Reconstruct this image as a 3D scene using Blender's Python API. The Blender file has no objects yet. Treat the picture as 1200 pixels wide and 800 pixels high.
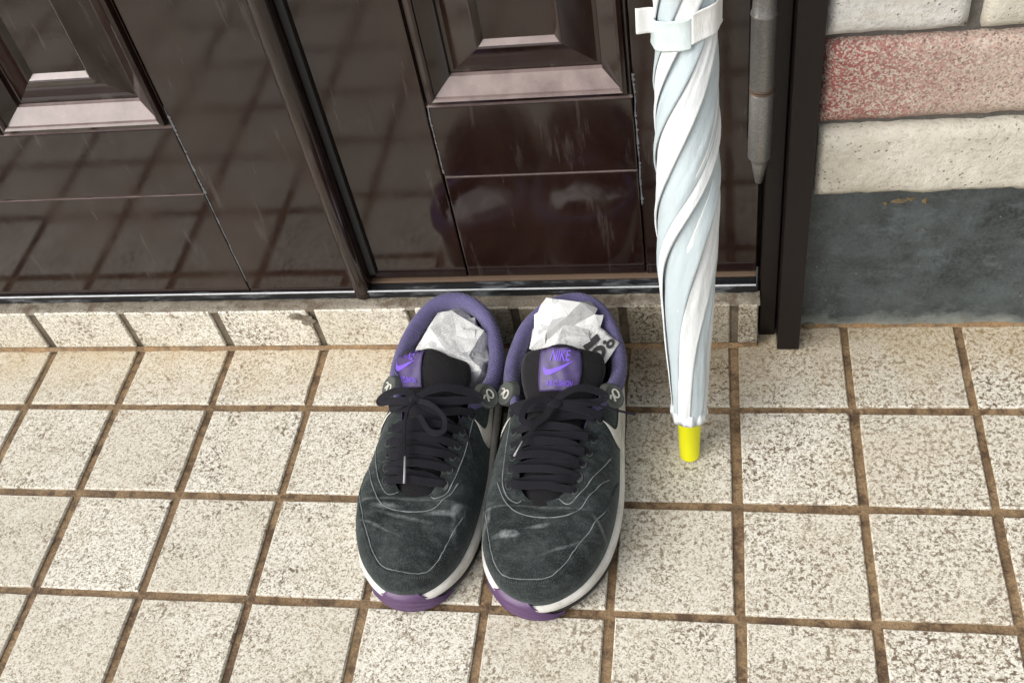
import bpy, bmesh, math, random
from mathutils import Vector, Matrix, Quaternion, noise
from mathutils.bvhtree import BVHTree
R = math.radians
scene = bpy.context.scene
COL = scene.collection
rnd = random.Random(7)

# ------------------------------------------------------------------ camera
cam_data = bpy.data.cameras.new('camera')
cam_data.sensor_fit = 'HORIZONTAL'; cam_data.sensor_width = 36.0
cam_data.lens = 37.17
cam_data.clip_start = 0.02; cam_data.clip_end = 500
cam = bpy.data.objects.new('camera', cam_data); COL.objects.link(cam)
right = Vector((0.98243977, 0.11674543, -0.14554245))
down = Vector((-0.00729227, -0.75543197, -0.65518651))
fwd = Vector((-0.18643745, 0.64474261, -0.74131507))
M = Matrix((right, -down, -fwd)).transposed().to_4x4()
M.translation = Vector((0.1896, -0.6096, 0.7991))
cam.matrix_world = M
scene.camera = cam

# ------------------------------------------------------------------ light
SUN_EL, SUN_AZ = R(40), R(-52)        # azimuth measured from -y (towards the viewer), negative = left
sd = Vector((math.sin(SUN_AZ) * math.cos(SUN_EL), -math.cos(SUN_AZ) * math.cos(SUN_EL), math.sin(SUN_EL)))
world = bpy.data.worlds.new('World'); scene.world = world; world.use_nodes = True
wn = world.node_tree; wn.nodes.clear()
sky = wn.nodes.new('ShaderNodeTexSky'); sky.sky_type = 'NISHITA'; sky.sun_disc = False
sky.sun_elevation = SUN_EL; sky.sun_rotation = math.atan2(sd.x, sd.y)
sky.dust_density = 4.0; sky.air_density = 1.0; sky.ozone_density = 1.0
hs = wn.nodes.new('ShaderNodeHueSaturation'); hs.inputs['Saturation'].default_value = 0.22
bg = wn.nodes.new('ShaderNodeBackground'); bg.inputs['Strength'].default_value = 0.14
wo = wn.nodes.new('ShaderNodeOutputWorld')
wn.links.new(sky.outputs[0], hs.inputs['Color']); wn.links.new(hs.outputs[0], bg.inputs['Color'])
wn.links.new(bg.outputs[0], wo.inputs['Surface'])
sun_d = bpy.data.lights.new('sun', 'SUN'); sun_d.energy = 1.5; sun_d.angle = R(58); sun_d.color = (1.0, 0.97, 0.92)
sun = bpy.data.objects.new('sun', sun_d); COL.objects.link(sun)
sun.rotation_euler = (-sd).to_track_quat('-Z', 'Y').to_euler()
scene.view_settings.view_transform = 'Standard'; scene.view_settings.look = 'None'
scene.view_settings.gamma = 1.0; scene.view_settings.use_curve_mapping = False
scene.view_settings.exposure = 0.50

# ------------------------------------------------------------------ helpers
def link(o, parent=None):
    COL.objects.link(o)
    if parent: o.parent = parent
    return o
def tag(o, label=None, cat=None, group=None, kind=None):
    if label: o['label'] = label
    if cat: o['category'] = cat
    if group: o['group'] = group
    if kind: o['kind'] = kind
    return o
def empty(name, loc=(0, 0, 0), rotz=0.0):
    o = bpy.data.objects.new(name, None); o.empty_display_size = .05
    o.location = loc; o.rotation_euler = (0, 0, rotz); return link(o)
def mesh_obj(name, verts, faces, m, parent=None, smooth=True, mats=None, fm=None):
    me = bpy.data.meshes.new(name); me.from_pydata([tuple(v) for v in verts], [], faces); me.update()
    for mm in (mats or [m]): me.materials.append(mm)
    if smooth: me.polygons.foreach_set('use_smooth', [True] * len(me.polygons))
    if fm: me.polygons.foreach_set('material_index', fm)
    o = bpy.data.objects.new(name, me); return link(o, parent)
def recalc(o):
    bm = bmesh.new(); bm.from_mesh(o.data); bmesh.ops.recalc_face_normals(bm, faces=bm.faces); bm.to_mesh(o.data); bm.free(); return o
def box_vf(x0, x1, y0, y1, z0, z1):
    v = [(x0,y0,z0),(x1,y0,z0),(x1,y1,z0),(x0,y1,z0),(x0,y0,z1),(x1,y0,z1),(x1,y1,z1),(x0,y1,z1)]
    f = [(0,3,2,1),(4,5,6,7),(0,1,5,4),(1,2,6,5),(2,3,7,6),(3,0,4,7)]
    return v, f
def bevel_box(name, x0, x1, y0, y1, z0, z1, b, m, parent=None, seg=2, jitter=0):
    v, f = box_vf(x0, x1, y0, y1, z0, z1)
    o = mesh_obj(name, v, f, m, parent, smooth=False)
    bm = bmesh.new(); bm.from_mesh(o.data)
    bmesh.ops.bevel(bm, geom=bm.edges[:], offset=b, segments=seg, affect='EDGES', profile=.6)
    if jitter:
        for q in bm.verts:
            q.co += Vector((rnd.uniform(-1,1), rnd.uniform(-1,1), rnd.uniform(-1,1))) * jitter
    bm.to_mesh(o.data); bm.free(); return o
def lathe(name, prof, m, parent=None, n=32, closed=True, base=(0,0,0), smooth=True):
    vs, fs = [], []
    for r, z in prof:
        for k in range(n):
            a = 2*math.pi*k/n; vs.append((base[0]+r*math.cos(a), base[1]+r*math.sin(a), base[2]+z))
    for i in range(len(prof)-1):
        for k in range(n):
            k2 = (k+1) % n; fs.append((i*n+k, i*n+k2, (i+1)*n+k2, (i+1)*n+k))
    fs.append(tuple(range(n))[::-1]); fs.append(tuple((len(prof)-1)*n+k for k in range(n)))
    return recalc(mesh_obj(name, vs, fs, m, parent, smooth))
def catmull(pts, n, closed=False):
    pts = [Vector(p) for p in pts]; N = len(pts); out = []
    segs = N if closed else N-1
    for i in range(segs):
        if closed: p0, p1, p2, p3 = pts[i-1], pts[i], pts[(i+1) % N], pts[(i+2) % N]
        else:
            p1, p2 = pts[i], pts[i+1]
            p0 = pts[i-1] if i > 0 else p1*2-p2
            p3 = pts[i+2] if i+2 < N else p2*2-p1
        for k in range(n):
            t = k/n
            out.append(.5*((2*p1)+(-p0+p2)*t+(2*p0-5*p1+4*p2-p3)*t*t+(-p0+3*p1-3*p2+p3)*t**3))
    if not closed: out.append(pts[-1].copy())
    return out
def tube(name, pts, rad, m, parent=None, n=8, closed=False, flat=1.0, up=None, taper=False):
    """round/elliptic tube along pts; rad number or list; flat scales the second axis"""
    N = len(pts); vs, fs = [], []
    for i, p in enumerate(pts):
        a = pts[i-1] if (i > 0 or closed) else p; b = pts[(i+1) % N] if (i < N-1 or closed) else p
        t = (Vector(b)-Vector(a)).normalized()
        u = up[i] if isinstance(up, list) else (up or Vector((0, 0, 1)))
        s = t.cross(u)
        if s.length < 1e-4: s = t.cross(Vector((0, 1, .2)))
        s.normalize(); w = s.cross(t).normalized()
        r = rad[i] if isinstance(rad, (list, tuple)) else rad
        for k in range(n):
            an = 2*math.pi*k/n
            vs.append(Vector(p)+s*(math.cos(an)*r)+w*(math.sin(an)*r*flat))
    for i in range(N if closed else N-1):
        j = (i+1) % N
        for k in range(n):
            k2 = (k+1) % n; fs.append((i*n+k, i*n+k2, j*n+k2, j*n+k))
    if not closed:
        fs.append(tuple(range(n))[::-1]); fs.append(tuple((N-1)*n+k for k in range(n)))
    return recalc(mesh_obj(name, vs, fs, m, parent))
def grid_obj(name, P, m, parent=None, closed_u=False, thick=0, smooth=True):
    nu, nv = len(P), len(P[0]); vs = [p for row in P for p in row]; fs = []
    for i in range(nu if closed_u else nu-1):
        for j in range(nv-1):
            a = i*nv+j; b = ((i+1) % nu)*nv+j
            fs.append((a, b, b+1, a+1))
    o = mesh_obj(name, vs, fs, m, parent, smooth)
    if thick:
        md = o.modifiers.new('thickness', 'SOLIDIFY'); md.thickness = thick; md.offset = 0
    return o

# ------------------------------------------------------------------ node shorthand
class NT:
    def __init__(s, name):
        s.m = bpy.data.materials.new(name); s.m.use_nodes = True; s.t = s.m.node_tree
        s.t.nodes.clear(); s.out = s.t.nodes.new('ShaderNodeOutputMaterial')
    def put(s, sock, v):
        if isinstance(v, bpy.types.NodeSocket): s.t.links.new(v, sock)
        elif isinstance(v, (tuple, list)) and len(v) == 3 and sock.type == 'RGBA': sock.default_value = (*v, 1)
        else: sock.default_value = v
    def n(s, typ, ins=None, **props):
        nd = s.t.nodes.new('ShaderNode'+typ)
        for k, v in props.items(): setattr(nd, k, v)
        for k, v in (ins or {}).items(): s.put(nd.inputs[k], v)
        return nd
    def pos(s): return s.n('NewGeometry').outputs['Position']
    def obj(s): return s.n('TexCoord').outputs['Object']
    def mapv(s, v, scale=(1,1,1), rot=(0,0,0), loc=(0,0,0)):
        return s.n('Mapping', {'Vector': v, 'Scale': scale, 'Rotation': rot, 'Location': loc}).outputs[0]
    def noise(s, v, scale, detail=3, rough=.55, dist=0): return s.n('TexNoise', {'Vector': v, 'Scale': scale, 'Detail': detail, 'Roughness': rough, 'Distortion': dist}).outputs['Fac']
    def vor(s, v, scale, feature='F1', out='Distance', rnd=1.0): return s.n('TexVoronoi', {'Vector': v, 'Scale': scale, 'Randomness': rnd}, feature=feature).outputs[out]
    def ramp(s, f, *stops, interp='LINEAR'):
        nd = s.n('ValToRGB', {'Fac': f}); cr = nd.color_ramp; cr.interpolation = interp
        while len(cr.elements) < len(stops): cr.elements.new(.5)
        for e, (p, c) in zip(cr.elements, stops):
            e.position = p; e.color = (c, c, c, 1) if isinstance(c, (int, float)) else (*c, 1)
        return nd.outputs[0]
    def mix(s, f, a, b, blend='MIX'):
        nd = s.n('Mix', data_type='RGBA', blend_type=blend)
        s.put(nd.inputs[0], f); s.put(nd.inputs[6], a); s.put(nd.inputs[7], b); return nd.outputs[2]
    def math(s, op, a, b=0.0, c=0.0, clamp=False):
        nd = s.n('Math', operation=op, use_clamp=clamp); s.put(nd.inputs[0], a); s.put(nd.inputs[1], b)
        if op in ('MULTIPLY_ADD',): s.put(nd.inputs[2], c)
        return nd.outputs[0]
    def sep(s, v): return s.n('SeparateXYZ', {'Vector': v}).outputs
    def bump(s, h, dist, strength=1.0, normal=None):
        i = {'Height': h, 'Distance': dist, 'Strength': strength}
        if normal: i['Normal'] = normal
        return s.n('Bump', i).outputs[0]
    def rand(s): return s.n('ObjectInfo').outputs['Random']
    def bsdf(s, color, rough=.6, **kw):
        i = {'Base Color': color, 'Roughness': rough}; i.update(kw)
        nd = s.n('BsdfPrincipled', i); s.t.links.new(nd.outputs[0], s.out.inputs['Surface']); return s.m

def m_tile(name, yellow=True, dark=0.0):
    t = NT(name); p = t.pos(); r = t.rand()
    pp = t.n('VectorMath', {0: p, 1: t.n('CombineXYZ', {'X': t.math('MULTIPLY', r, 3.1), 'Y': t.math('MULTIPLY', r, 1.7), 'Z': 0.0}).outputs[0]}, operation='ADD').outputs[0]
    n2 = t.noise(pp, 240, 2, .6); n3 = t.noise(pp, 26, 3, .6); n4 = t.noise(p, 9, 4, .6)
    ve = t.n('TexVoronoi', {'Vector': pp, 'Scale': 860.0}); cell = t.sep(ve.outputs['Color'])
    ve2 = t.n('TexVoronoi', {'Vector': pp, 'Scale': 400.0}); cell2 = t.sep(ve2.outputs['Color'])
    n1 = t.math('ADD', t.math('MULTIPLY', cell[0], .48), t.math('ADD', t.math('MULTIPLY', cell2[0], .22), t.math('MULTIPLY', t.noise(pp, 150, 3, .7), .30)))
    c = t.ramp(n1, (.20, (.15, .122, .085)), (.33, (.36, .318, .24)), (.43, (.57, .53, .445)), (.66, (.77, .748, .675)))
    # clusters of coarse brown grains
    qx = t.sep(p); rside = t.math('MULTIPLY', t.ramp(t.math('ADD', qx[0], t.math('MULTIPLY', n4, .5)), (.15, 0), (.65, 1)), .17)
    cl = t.ramp(t.math('ADD', n3, rside), (.51, 0), (.62, 1))
    gr = t.math('MULTIPLY', t.ramp(n2, (.415, 1), (.46, 0)), t.ramp(cell2[1], (.15, .6), (.4, 1)))
    c = t.mix(t.math('MULTIPLY', t.math('MULTIPLY', cl, gr), .95), c, (.095, .056, .030))
    c = t.mix(t.math('MULTIPLY', t.ramp(n4, (.45, 0), (.72, 1)), .34), c, (.46, .385, .26))
    c = t.mix(t.math('MULTIPLY_ADD', r, .36, .0), c, (.44, .385, .285))
    if yellow:       # ochre dirt that washes down from the joint under the step
        y = t.sep(p)[1]
        k = t.ramp(t.math('ADD', t.math('MULTIPLY', t.math('SUBTRACT', y, -.01), 9.0), t.math('MULTIPLY', t.math('SUBTRACT', t.noise(p, 22, 4), .5), 1.2)), (.15, 0), (.95, 1))
        c = t.mix(t.math('MULTIPLY', k, .42), c, (.40, .27, .11))
    if dark: c = t.mix(dark, c, (.10, .09, .07))
    # shade of shoes and umbrella painted darker by the step, with damp gloss
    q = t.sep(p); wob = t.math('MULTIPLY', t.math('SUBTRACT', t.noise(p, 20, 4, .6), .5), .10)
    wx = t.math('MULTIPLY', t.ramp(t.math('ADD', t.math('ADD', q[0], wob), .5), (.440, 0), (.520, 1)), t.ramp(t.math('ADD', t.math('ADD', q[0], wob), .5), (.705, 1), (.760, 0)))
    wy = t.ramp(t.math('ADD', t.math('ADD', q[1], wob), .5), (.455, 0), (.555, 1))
    shade_damp = t.math('MULTIPLY', wx, wy)
    c = t.mix(t.math('MULTIPLY', shade_damp, .88), c, t.mix(1.0, c, (.46, .42, .36), 'MULTIPLY'))
    rg = t.math('SUBTRACT', t.ramp(t.noise(p, 12, 4), (.35, .42), (.7, .72)), t.math('MULTIPLY', shade_damp, .22))
    h = t.math('ADD', n1, t.math('MULTIPLY', n2, .8))
    return t.bsdf(c, rg, Normal=t.bump(h, .0006, .40))
def m_grout(name, a, b, dirt):
    t = NT(name); p = t.pos()
    c = t.mix(t.ramp(t.noise(p, 14, 4, .65), (.36, 0), (.66, 1)), a, b)
    c = t.mix(t.ramp(t.noise(p, 65, 4, .7), (.48, 0), (.62, .95)), c, dirt); c = t.mix(t.math('MULTIPLY', t.ramp(t.noise(p, 24, 3, .6), (.52, 0), (.64, 1)), .4), c, dirt)
    c = t.mix(t.math('MULTIPLY', t.ramp(t.noise(p, 500, 2, .6), (.4, 1), (.6, 0)), .45), c, (.07, .045, .025))
    return t.bsdf(c, t.ramp(t.noise(p, 30, 3), (.3, .45), (.7, .85)), Normal=t.bump(t.noise(p, 420, 3, .7), .0016, .8))
def m_door(name, dust=.6):
    t = NT(name); p = t.pos()
    base = t.mix(t.noise(p, 6, 3), (.0085, .0036, .0030), (.0165, .0074, .0060))
    # dried dust film and water marks
    film = t.math('MULTIPLY', t.ramp(t.noise(t.mapv(p, (1, 1, .45)), 11, 5, .62, .6), (.44, 0), (.72, 1)), dust)
    spots = t.ramp(t.vor(p, 190), (.03, 1), (.07, 0)); spots = t.math('MULTIPLY', spots, t.ramp(t.noise(p, 17, 2), (.56, 0), (.66, 1)))
    c = t.mix(t.math('MULTIPLY', film, .45), base, (.052, .030, .021)); c = t.mix(t.math('MULTIPLY', spots, .55), c, (.20, .19, .18))
    streak = t.math('MULTIPLY', t.ramp(t.noise(t.mapv(p, (26, 26, 3.2)), 3.5, 4, .6), (.60, 0), (.72, 1)), .30)
    c = t.mix(streak, c, (.10, .085, .075))
    # ledges that face up: bright sky reflection put into the colour, with pinkish dust
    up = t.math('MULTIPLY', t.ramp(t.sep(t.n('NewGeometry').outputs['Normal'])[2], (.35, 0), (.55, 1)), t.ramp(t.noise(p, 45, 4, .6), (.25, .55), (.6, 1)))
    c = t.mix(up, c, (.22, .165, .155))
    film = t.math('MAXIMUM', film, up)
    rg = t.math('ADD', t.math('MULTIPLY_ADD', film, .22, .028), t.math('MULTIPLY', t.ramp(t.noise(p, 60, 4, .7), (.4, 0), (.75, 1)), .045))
    nb = t.bump(t.noise(p, 40, 2), .0004, .10); nb = t.bump(t.noise(p, 300, 4, .75), .0002, .10, nb)
    return t.bsdf(c, rg, Normal=nb, **{'Specular IOR Level': .58})
def m_simple(name, col, rough, bump_s=0, bump_d=.0005, metallic=0.0, var=.25, vs=30, **kw):
    t = NT(name); p = t.pos()
    c = t.mix(t.math('MULTIPLY', t.ramp(t.noise(p, vs, 4, .65), (.35, 0), (.7, 1)), var), col, tuple(x*.55 for x in col))
    ins = dict(kw); ins['Metallic'] = metallic
    if bump_s: ins['Normal'] = t.bump(t.noise(p, bump_s, 3, .6), bump_d, .7)
    return t.bsdf(c, rough, **ins)

MAT = {}
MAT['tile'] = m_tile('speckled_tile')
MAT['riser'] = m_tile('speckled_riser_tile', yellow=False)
MAT['grout'] = m_grout('brown_grout', (.34, .232, .125), (.21, .130, .062), (.09, .050, .026))
MAT['riser_grout'] = m_grout('grey_grout', (.20, .165, .115), (.13, .105, .075), (.09, .07, .05))
MAT['lip'] = m_grout('mortar_lip', (.33, .30, .24), (.19, .165, .125), (.12, .09, .06))
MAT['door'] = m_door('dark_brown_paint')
MAT['frame'] = m_simple('dark_brown_frame_paint', (.0095, .0062, .0055), .34, 260, .0003, vs=40, var=.5, **{'Specular IOR Level': .28})
MAT['black'] = m_simple('black_gap_rubber', (.006, .006, .006), .55)
MAT['ground'] = m_simple('grey_concrete', (.22, .21, .19), .9, 90, .002)

def m_sill():
    t = NT('black_sill_metal'); p = t.pos()
    c = t.mix(t.ramp(t.noise(t.mapv(p, (1, 4, 4)), 26, 5, .65), (.52, 0), (.66, 1)), (.010, .011, .013), (.12, .13, .14))
    return t.bsdf(c, t.ramp(t.noise(p, 40, 3), (.3, .2), (.7, .5)), Normal=t.bump(t.noise(p, 120, 3), .0006, .4))
MAT['sill'] = m_sill()
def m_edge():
    t = NT('pale_highlight_edge'); p = t.pos()  # highlight along the sill's top edge, put into the colour as a pale strip
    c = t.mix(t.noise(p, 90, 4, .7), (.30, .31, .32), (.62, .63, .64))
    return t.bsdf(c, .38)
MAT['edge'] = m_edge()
def m_hinge():
    t = NT('dull_hinge_metal'); p = t.pos()
    c = t.mix(t.ramp(t.noise(p, 600, 3, .7), (.36, 0), (.66, 1)), (.21, .20, .19), (.31, .30, .28))
    return t.bsdf(c, t.ramp(t.noise(p, 200, 3), (.35, .40), (.7, .55)), Metallic=.55, Normal=t.bump(t.noise(p, 1200, 2), .0001, .4))
MAT['hinge'] = m_hinge()
MAT['rust'] = m_simple('rusty_washer', (.13, .085, .055), .6, 300)
def m_scuff():
    t = NT('pale_scuff'); p = t.pos()
    c = t.mix(t.noise(p, 160, 4, .7), (.045, .048, .054), (.16, .165, .18))
    return t.bsdf(c, .5)
MAT['scuff'] = m_scuff()

def m_brick(name, a, b, speck=None, sp_amt=0.0):
    t = NT(name); p = t.pos()
    c = t.mix(t.ramp(t.noise(p, 16, 5, .65), (.35, 0), (.68, 1)), a, b)
    c = t.mix(t.math('MULTIPLY', t.ramp(t.noise(p, 260, 3, .7), (.34, 1), (.48, 0)), .4), c, tuple(x*.45 for x in a))
    if speck:
        z = t.sep(p); cv = t.sep(t.n('TexVoronoi', {'Vector': p, 'Scale': 720.0}).outputs['Color']); g = t.ramp(t.math('ADD', t.math('MULTIPLY', cv[0], .6), t.math('MULTIPLY', t.noise(p, 90, 3, .7), .4)), (.40, 0), (.58, 1))
        # red glaze fades out towards the lower right, as a patch of its own
        w = t.ramp(t.math('ADD', t.math('MULTIPLY', t.math('SUBTRACT', z[0], .29), 6.5), t.math('MULTIPLY', t.noise(p, 24, 4), .55)), (.25, 1), (.95, .25))
        c = t.mix(t.math('MULTIPLY', t.math('MULTIPLY', g, w), sp_amt), c, speck)
        g2 = t.ramp(cv[1], (.70, 0), (.85, 1)); c = t.mix(t.math('MULTIPLY', g2, .55), c, (.13, .065, .055))
    pit = t.ramp(t.vor(p, 210), (.10, 1), (.24, 0)); pit = t.math('MULTIPLY', pit, t.ramp(t.noise(p, 40, 3), (.46, 0), (.6, 1)))
    c = t.mix(t.math('MULTIPLY', pit, .55), c, (.22, .19, .14))
    stain = t.math('MULTIPLY', t.ramp(t.noise(t.mapv(p, (1, 1, 2.2)), 21, 6, .72), (.54, 0), (.70, 1)), .45); c = t.mix(stain, c, (.38, .33, .25))
    h = t.math('ADD', t.math('SUBTRACT', t.noise(p, 130, 5, .7), pit), t.math('MULTIPLY', t.noise(p, 28, 3), 1.2))
    return t.bsdf(c, .85, Normal=t.bump(h, .0028, .75))
MAT['brick_white'] = m_brick('cream_stone_brick', (.57, .535, .46), (.43, .395, .32))
MAT['brick_grey'] = m_brick('pale_grey_stone_brick', (.60, .585, .55), (.45, .43, .395))
MAT['brick_red'] = m_brick('red_speckled_brick', (.53, .45, .375), (.40, .32, .26), (.27, .060, .055), .92)
MAT['mortar'] = m_simple('dark_mortar', (.13, .12, .105), .95, 160, .004, vs=60, var=.6)
def m_plinth():
    t = NT('slate_blue_plinth_paint'); p = t.pos()
    n = t.noise(p, 18, 8, .70, .15)
    c = t.mix(t.ramp(n, (.36, 0), (.66, 1)), (.015, .020, .021), (.072, .088, .092))
    c = t.mix(t.math('MULTIPLY', t.ramp(t.noise(t.mapv(p, (1, 1, 1.6)), 34, 5, .7), (.54, 0), (.72, 1)), .55), c, (.13, .16, .17))
    c = t.mix(t.math('MULTIPLY', t.ramp(t.noise(p, 330, 4, .8), (.45, 0), (.62, 1)), .35), c, (.10, .115, .12)); c = t.mix(t.math('MULTIPLY', t.ramp(t.noise(t.mapv(p, (2.5, 1, 1)), 110, 4, .8), (.58, 0), (.66, 1)), .5), c, (.012, .014, .015))
    z = t.sep(p)[2]      # lime bloom that crept up from the floor joint
    k = t.ramp(t.math('ADD', t.math('MULTIPLY', z, 22.0), t.math('MULTIPLY', t.noise(p, 28, 5, .7), 1.1)), (.52, 1), (.95, 0))
    c = t.mix(t.math('MULTIPLY', k, .75), c, (.29, .31, .28))
    c = t.mix(t.ramp(t.vor(p, 60), (.04, .6), (.07, 0)), c, (.22, .21, .19))
    return t.bsdf(c, t.ramp(n, (.35, .35), (.7, .6)), Normal=t.bump(t.noise(p, 70, 5, .65), .002, .55))
MAT['plinth'] = m_plinth()
MAT['crumb'] = m_simple('ochre_mortar_crumb', (.17, .125, .07), .9, 300, .002)

# ------------------------------------------------------------------ setting: ground, floor, step
U = .105
ground = mesh_obj('ground', [(-40,-40,-.06),(40,-40,-.06),(40,40,-.06),(-40,40,-.06)], [(0,1,2,3)], MAT['ground'], smooth=False)
tag(ground, kind='structure')
v, f = box_vf(-2.0, 2.2, -2.3, .13, -.055, -.0028)
floor = mesh_obj('floor', v, f, MAT['grout'], smooth=False); tag(floor, kind='structure')
GW = .0083   # joint width
def tile_mesh(name, w, d, m, seed, h=.010):
    r = random.Random(seed); j = lambda a: r.uniform(-a, a)
    x, y, b = w/2, d/2, .0011
    cs = [(-x+j(.0005), -y+j(.0005)), (x+j(.0005), -y+j(.0005)), (x+j(.0005), y+j(.0005)), (-x+j(.0005), y+j(.0005))]
    vs = []
    # outline with mid points so that edges are a little uneven
    ring = []
    for k in range(4):
        a, c = cs[k], cs[(k+1) % 4]
        ring.append(a)
        for q in (.3, .66): ring.append((a[0]+(c[0]-a[0])*q+j(.00035), a[1]+(c[1]-a[1])*q+j(.00035)))
    n = len(ring)
    vs += [(p[0], p[1], -h) for p in ring]
    vs += [(p[0], p[1], -.0013+j(.0002)) for p in ring]
    vs += [(p[0]-b*(1 if p[0] > 0 else -1)*min(1, abs(p[0])/x), p[1]-b*(1 if p[1] > 0 else -1)*min(1, abs(p[1])/y), j(.00012)) for p in ring]
    fs = []
    for k in range(n):
        k2 = (k+1) % n
        fs.append((k, k2, n+k2, n+k)); fs.append((n+k, n+k2, 2*n+k2, 2*n+k))
    fs.append(tuple(2*n+k for k in range(n)))
    me = bpy.data.meshes.new(name); me.from_pydata(vs, [], fs); me.update(); me.materials.append(m); return me
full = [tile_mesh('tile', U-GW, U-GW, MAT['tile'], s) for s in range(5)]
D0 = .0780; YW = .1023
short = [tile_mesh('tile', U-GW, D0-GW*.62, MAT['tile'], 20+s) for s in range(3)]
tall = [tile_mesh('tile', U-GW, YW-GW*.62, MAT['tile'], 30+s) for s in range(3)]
spots = []
for c in range(-14, 22):
    x = (c-5)*U + U/2
    if c < 7: spots.append((x, (GW/2+D0-GW*.12)/2, 'short'))
    else: spots.append((x, (GW/2+YW-GW*.12)/2, 'tall'))
    for k in range(0, 20): spots.append((x, -(k+.5)*U, 'full'))
spots.sort(key=lambda s: (s[0]-.02)**2 + (s[1]+.15)**2)
bmst = bmesh.new()
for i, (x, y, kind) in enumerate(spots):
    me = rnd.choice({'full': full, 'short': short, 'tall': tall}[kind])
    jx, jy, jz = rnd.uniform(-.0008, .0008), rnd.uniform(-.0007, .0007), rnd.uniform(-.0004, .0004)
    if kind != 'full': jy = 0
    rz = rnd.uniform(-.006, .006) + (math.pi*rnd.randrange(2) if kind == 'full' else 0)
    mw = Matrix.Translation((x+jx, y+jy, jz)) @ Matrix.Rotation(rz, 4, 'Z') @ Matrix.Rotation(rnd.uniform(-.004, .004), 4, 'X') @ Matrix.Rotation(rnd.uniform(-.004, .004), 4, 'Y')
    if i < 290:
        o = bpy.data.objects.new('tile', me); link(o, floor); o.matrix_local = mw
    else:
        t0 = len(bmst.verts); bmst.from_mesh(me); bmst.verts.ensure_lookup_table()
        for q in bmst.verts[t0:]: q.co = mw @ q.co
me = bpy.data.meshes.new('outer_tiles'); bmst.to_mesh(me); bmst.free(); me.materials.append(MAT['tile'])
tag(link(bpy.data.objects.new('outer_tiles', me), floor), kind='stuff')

# the step under the door: mortar core with a row of riser tiles on its face
SX0, SX1, H = -1.9, .2318, .0596
v, f = box_vf(SX0, SX1-.001, D0+.0025, .16, -.01, H-.0012)
step = mesh_obj('doorstep', v, f, MAT['riser_grout'], smooth=False); tag(step, kind='structure')
def riser_tile(x0, x1):
    o = bevel_box('riser_tile', x0, x1, D0-.0004, D0+.008, .0042, H-.0015+rnd.uniform(-.0006,.0006), .0012, MAT['riser'], step, seg=1)
    return o
for c in range(-13, 8):
    x0 = (c-5)*U+GW/2+rnd.uniform(-.0006, .0006); x1 = (c-4)*U-GW/2+rnd.uniform(-.0006, .0006)
    if c == 7: x1 = SX1
    riser_tile(x0, x1)
# uneven mortar lip on the tread in front of the sill
P = []
for i in range(221):
    x = SX0+(SX1+.0015-SX0)*i/220; row = []
    for j in range(9):
        s = j/8; y = D0+.0002+s*.0165
        n1 = noise.noise(Vector((x*38, s*2.5, 0))); n2 = noise.noise(Vector((x*150, s*6, 3)))
        z = H-.0008 + .0016*math.sin(s*math.pi*.8) + .0011*n1*(.3+s) + .0006*n2
        if j == 0: z = H-.0030; y += .0006*n1
        row.append((x, y+.0009*n2, z))
    P.append(row)
grid_obj('mortar_lip', P, MAT['lip'], step)
# the smear of mortar over one riser joint
vs = [(0,0)]; 
for k in range(16):
    a = 2*math.pi*k/16; r = .0095*(1+.25*math.sin(3*a+1)+.12*math.sin(5*a))
    vs.append((r*1.15*math.cos(a)+(.004 if math.sin(a) < 0 else -.004), r*.9*math.sin(a)))
pts = [(-.219+a, D0-.0012-(.0012 if i == 0 else 0), H-.0125+b) for i, (a, b) in enumerate(vs)]
mesh_obj('mortar_smear', pts, [(0, k, k % 16+1) for k in range(1, 17)], MAT['lip'], step)
# rust coloured silt lying in the corner between floor and step
P = []
for i in range(181):
    x = -.75+(SX1+.75)*i/180; w = .0028+.0026*noise.noise(Vector((x*45, 0, 0)))+.0008*noise.noise(Vector((x*210, 1, 0)))
    P.append([(x, D0-w, -.0006), (x, D0-w*.45, .0008+.0006*noise.noise(Vector((x*90, 5, 0)))), (x, D0+.0006, .0040)])
MAT['silt'] = m_grout('ochre_silt', (.33, .20, .085), (.24, .15, .075), (.14, .085, .04))
grid_obj('corner_silt', P, MAT['silt'], step)

# ------------------------------------------------------------------ door
YL, YR, ZB, ZT = .095, .107, .0725, 2.02
def raised_panel(parent, x0, x1, z0, z1, y):
    """moulded panel: concentric rings with a depth profile"""
    prof = [(0, .000), (.0012, .0022), (.0026, .0022), (.0042, -.0030), (.0075, -.0042), (.0095, -.0030), (.0100, -.0005), (.0235, .0085), (.0245, .0120), (.0275, .0120), (.0520, .0020), (.0530, .0014), (.0545, .0020), (.0585, .0062)]
    def ring(i, d): return [(x0+i, y+d, z0+i), (x1-i, y+d, z0+i), (x1-i, y+d, z1-i), (x0+i, y+d, z1-i)]
    mold_n = 9
    def build(name, pr, par, cap):
        vs, fs = [], []
        for i, d in pr: vs += ring(i, d)
        for k in range(len(pr)-1):
            for q in range(4):
                q2 = (q+1) % 4; fs.append((4*k+q, 4*k+q2, 4*k+4+q2, 4*k+4+q))
        if cap: n = 4*(len(pr)-1); fs.append((n, n+1, n+2, n+3))
        return mesh_obj(name, vs, fs, MAT['door'], par, smooth=False)
    p = build('raised_panel', prof[mold_n-1:], parent, True)
    build('moulding', prof[:mold_n], p, False)
    return p
def board(name, x0, x1, z0, z1, y, parent, th=.030, b=.0012):
    g = .0007
    return bevel_box(name, x0+g, x1-g, y, y+th, z0+g, z1-g, b, MAT['door'], parent, seg=2)

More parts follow.
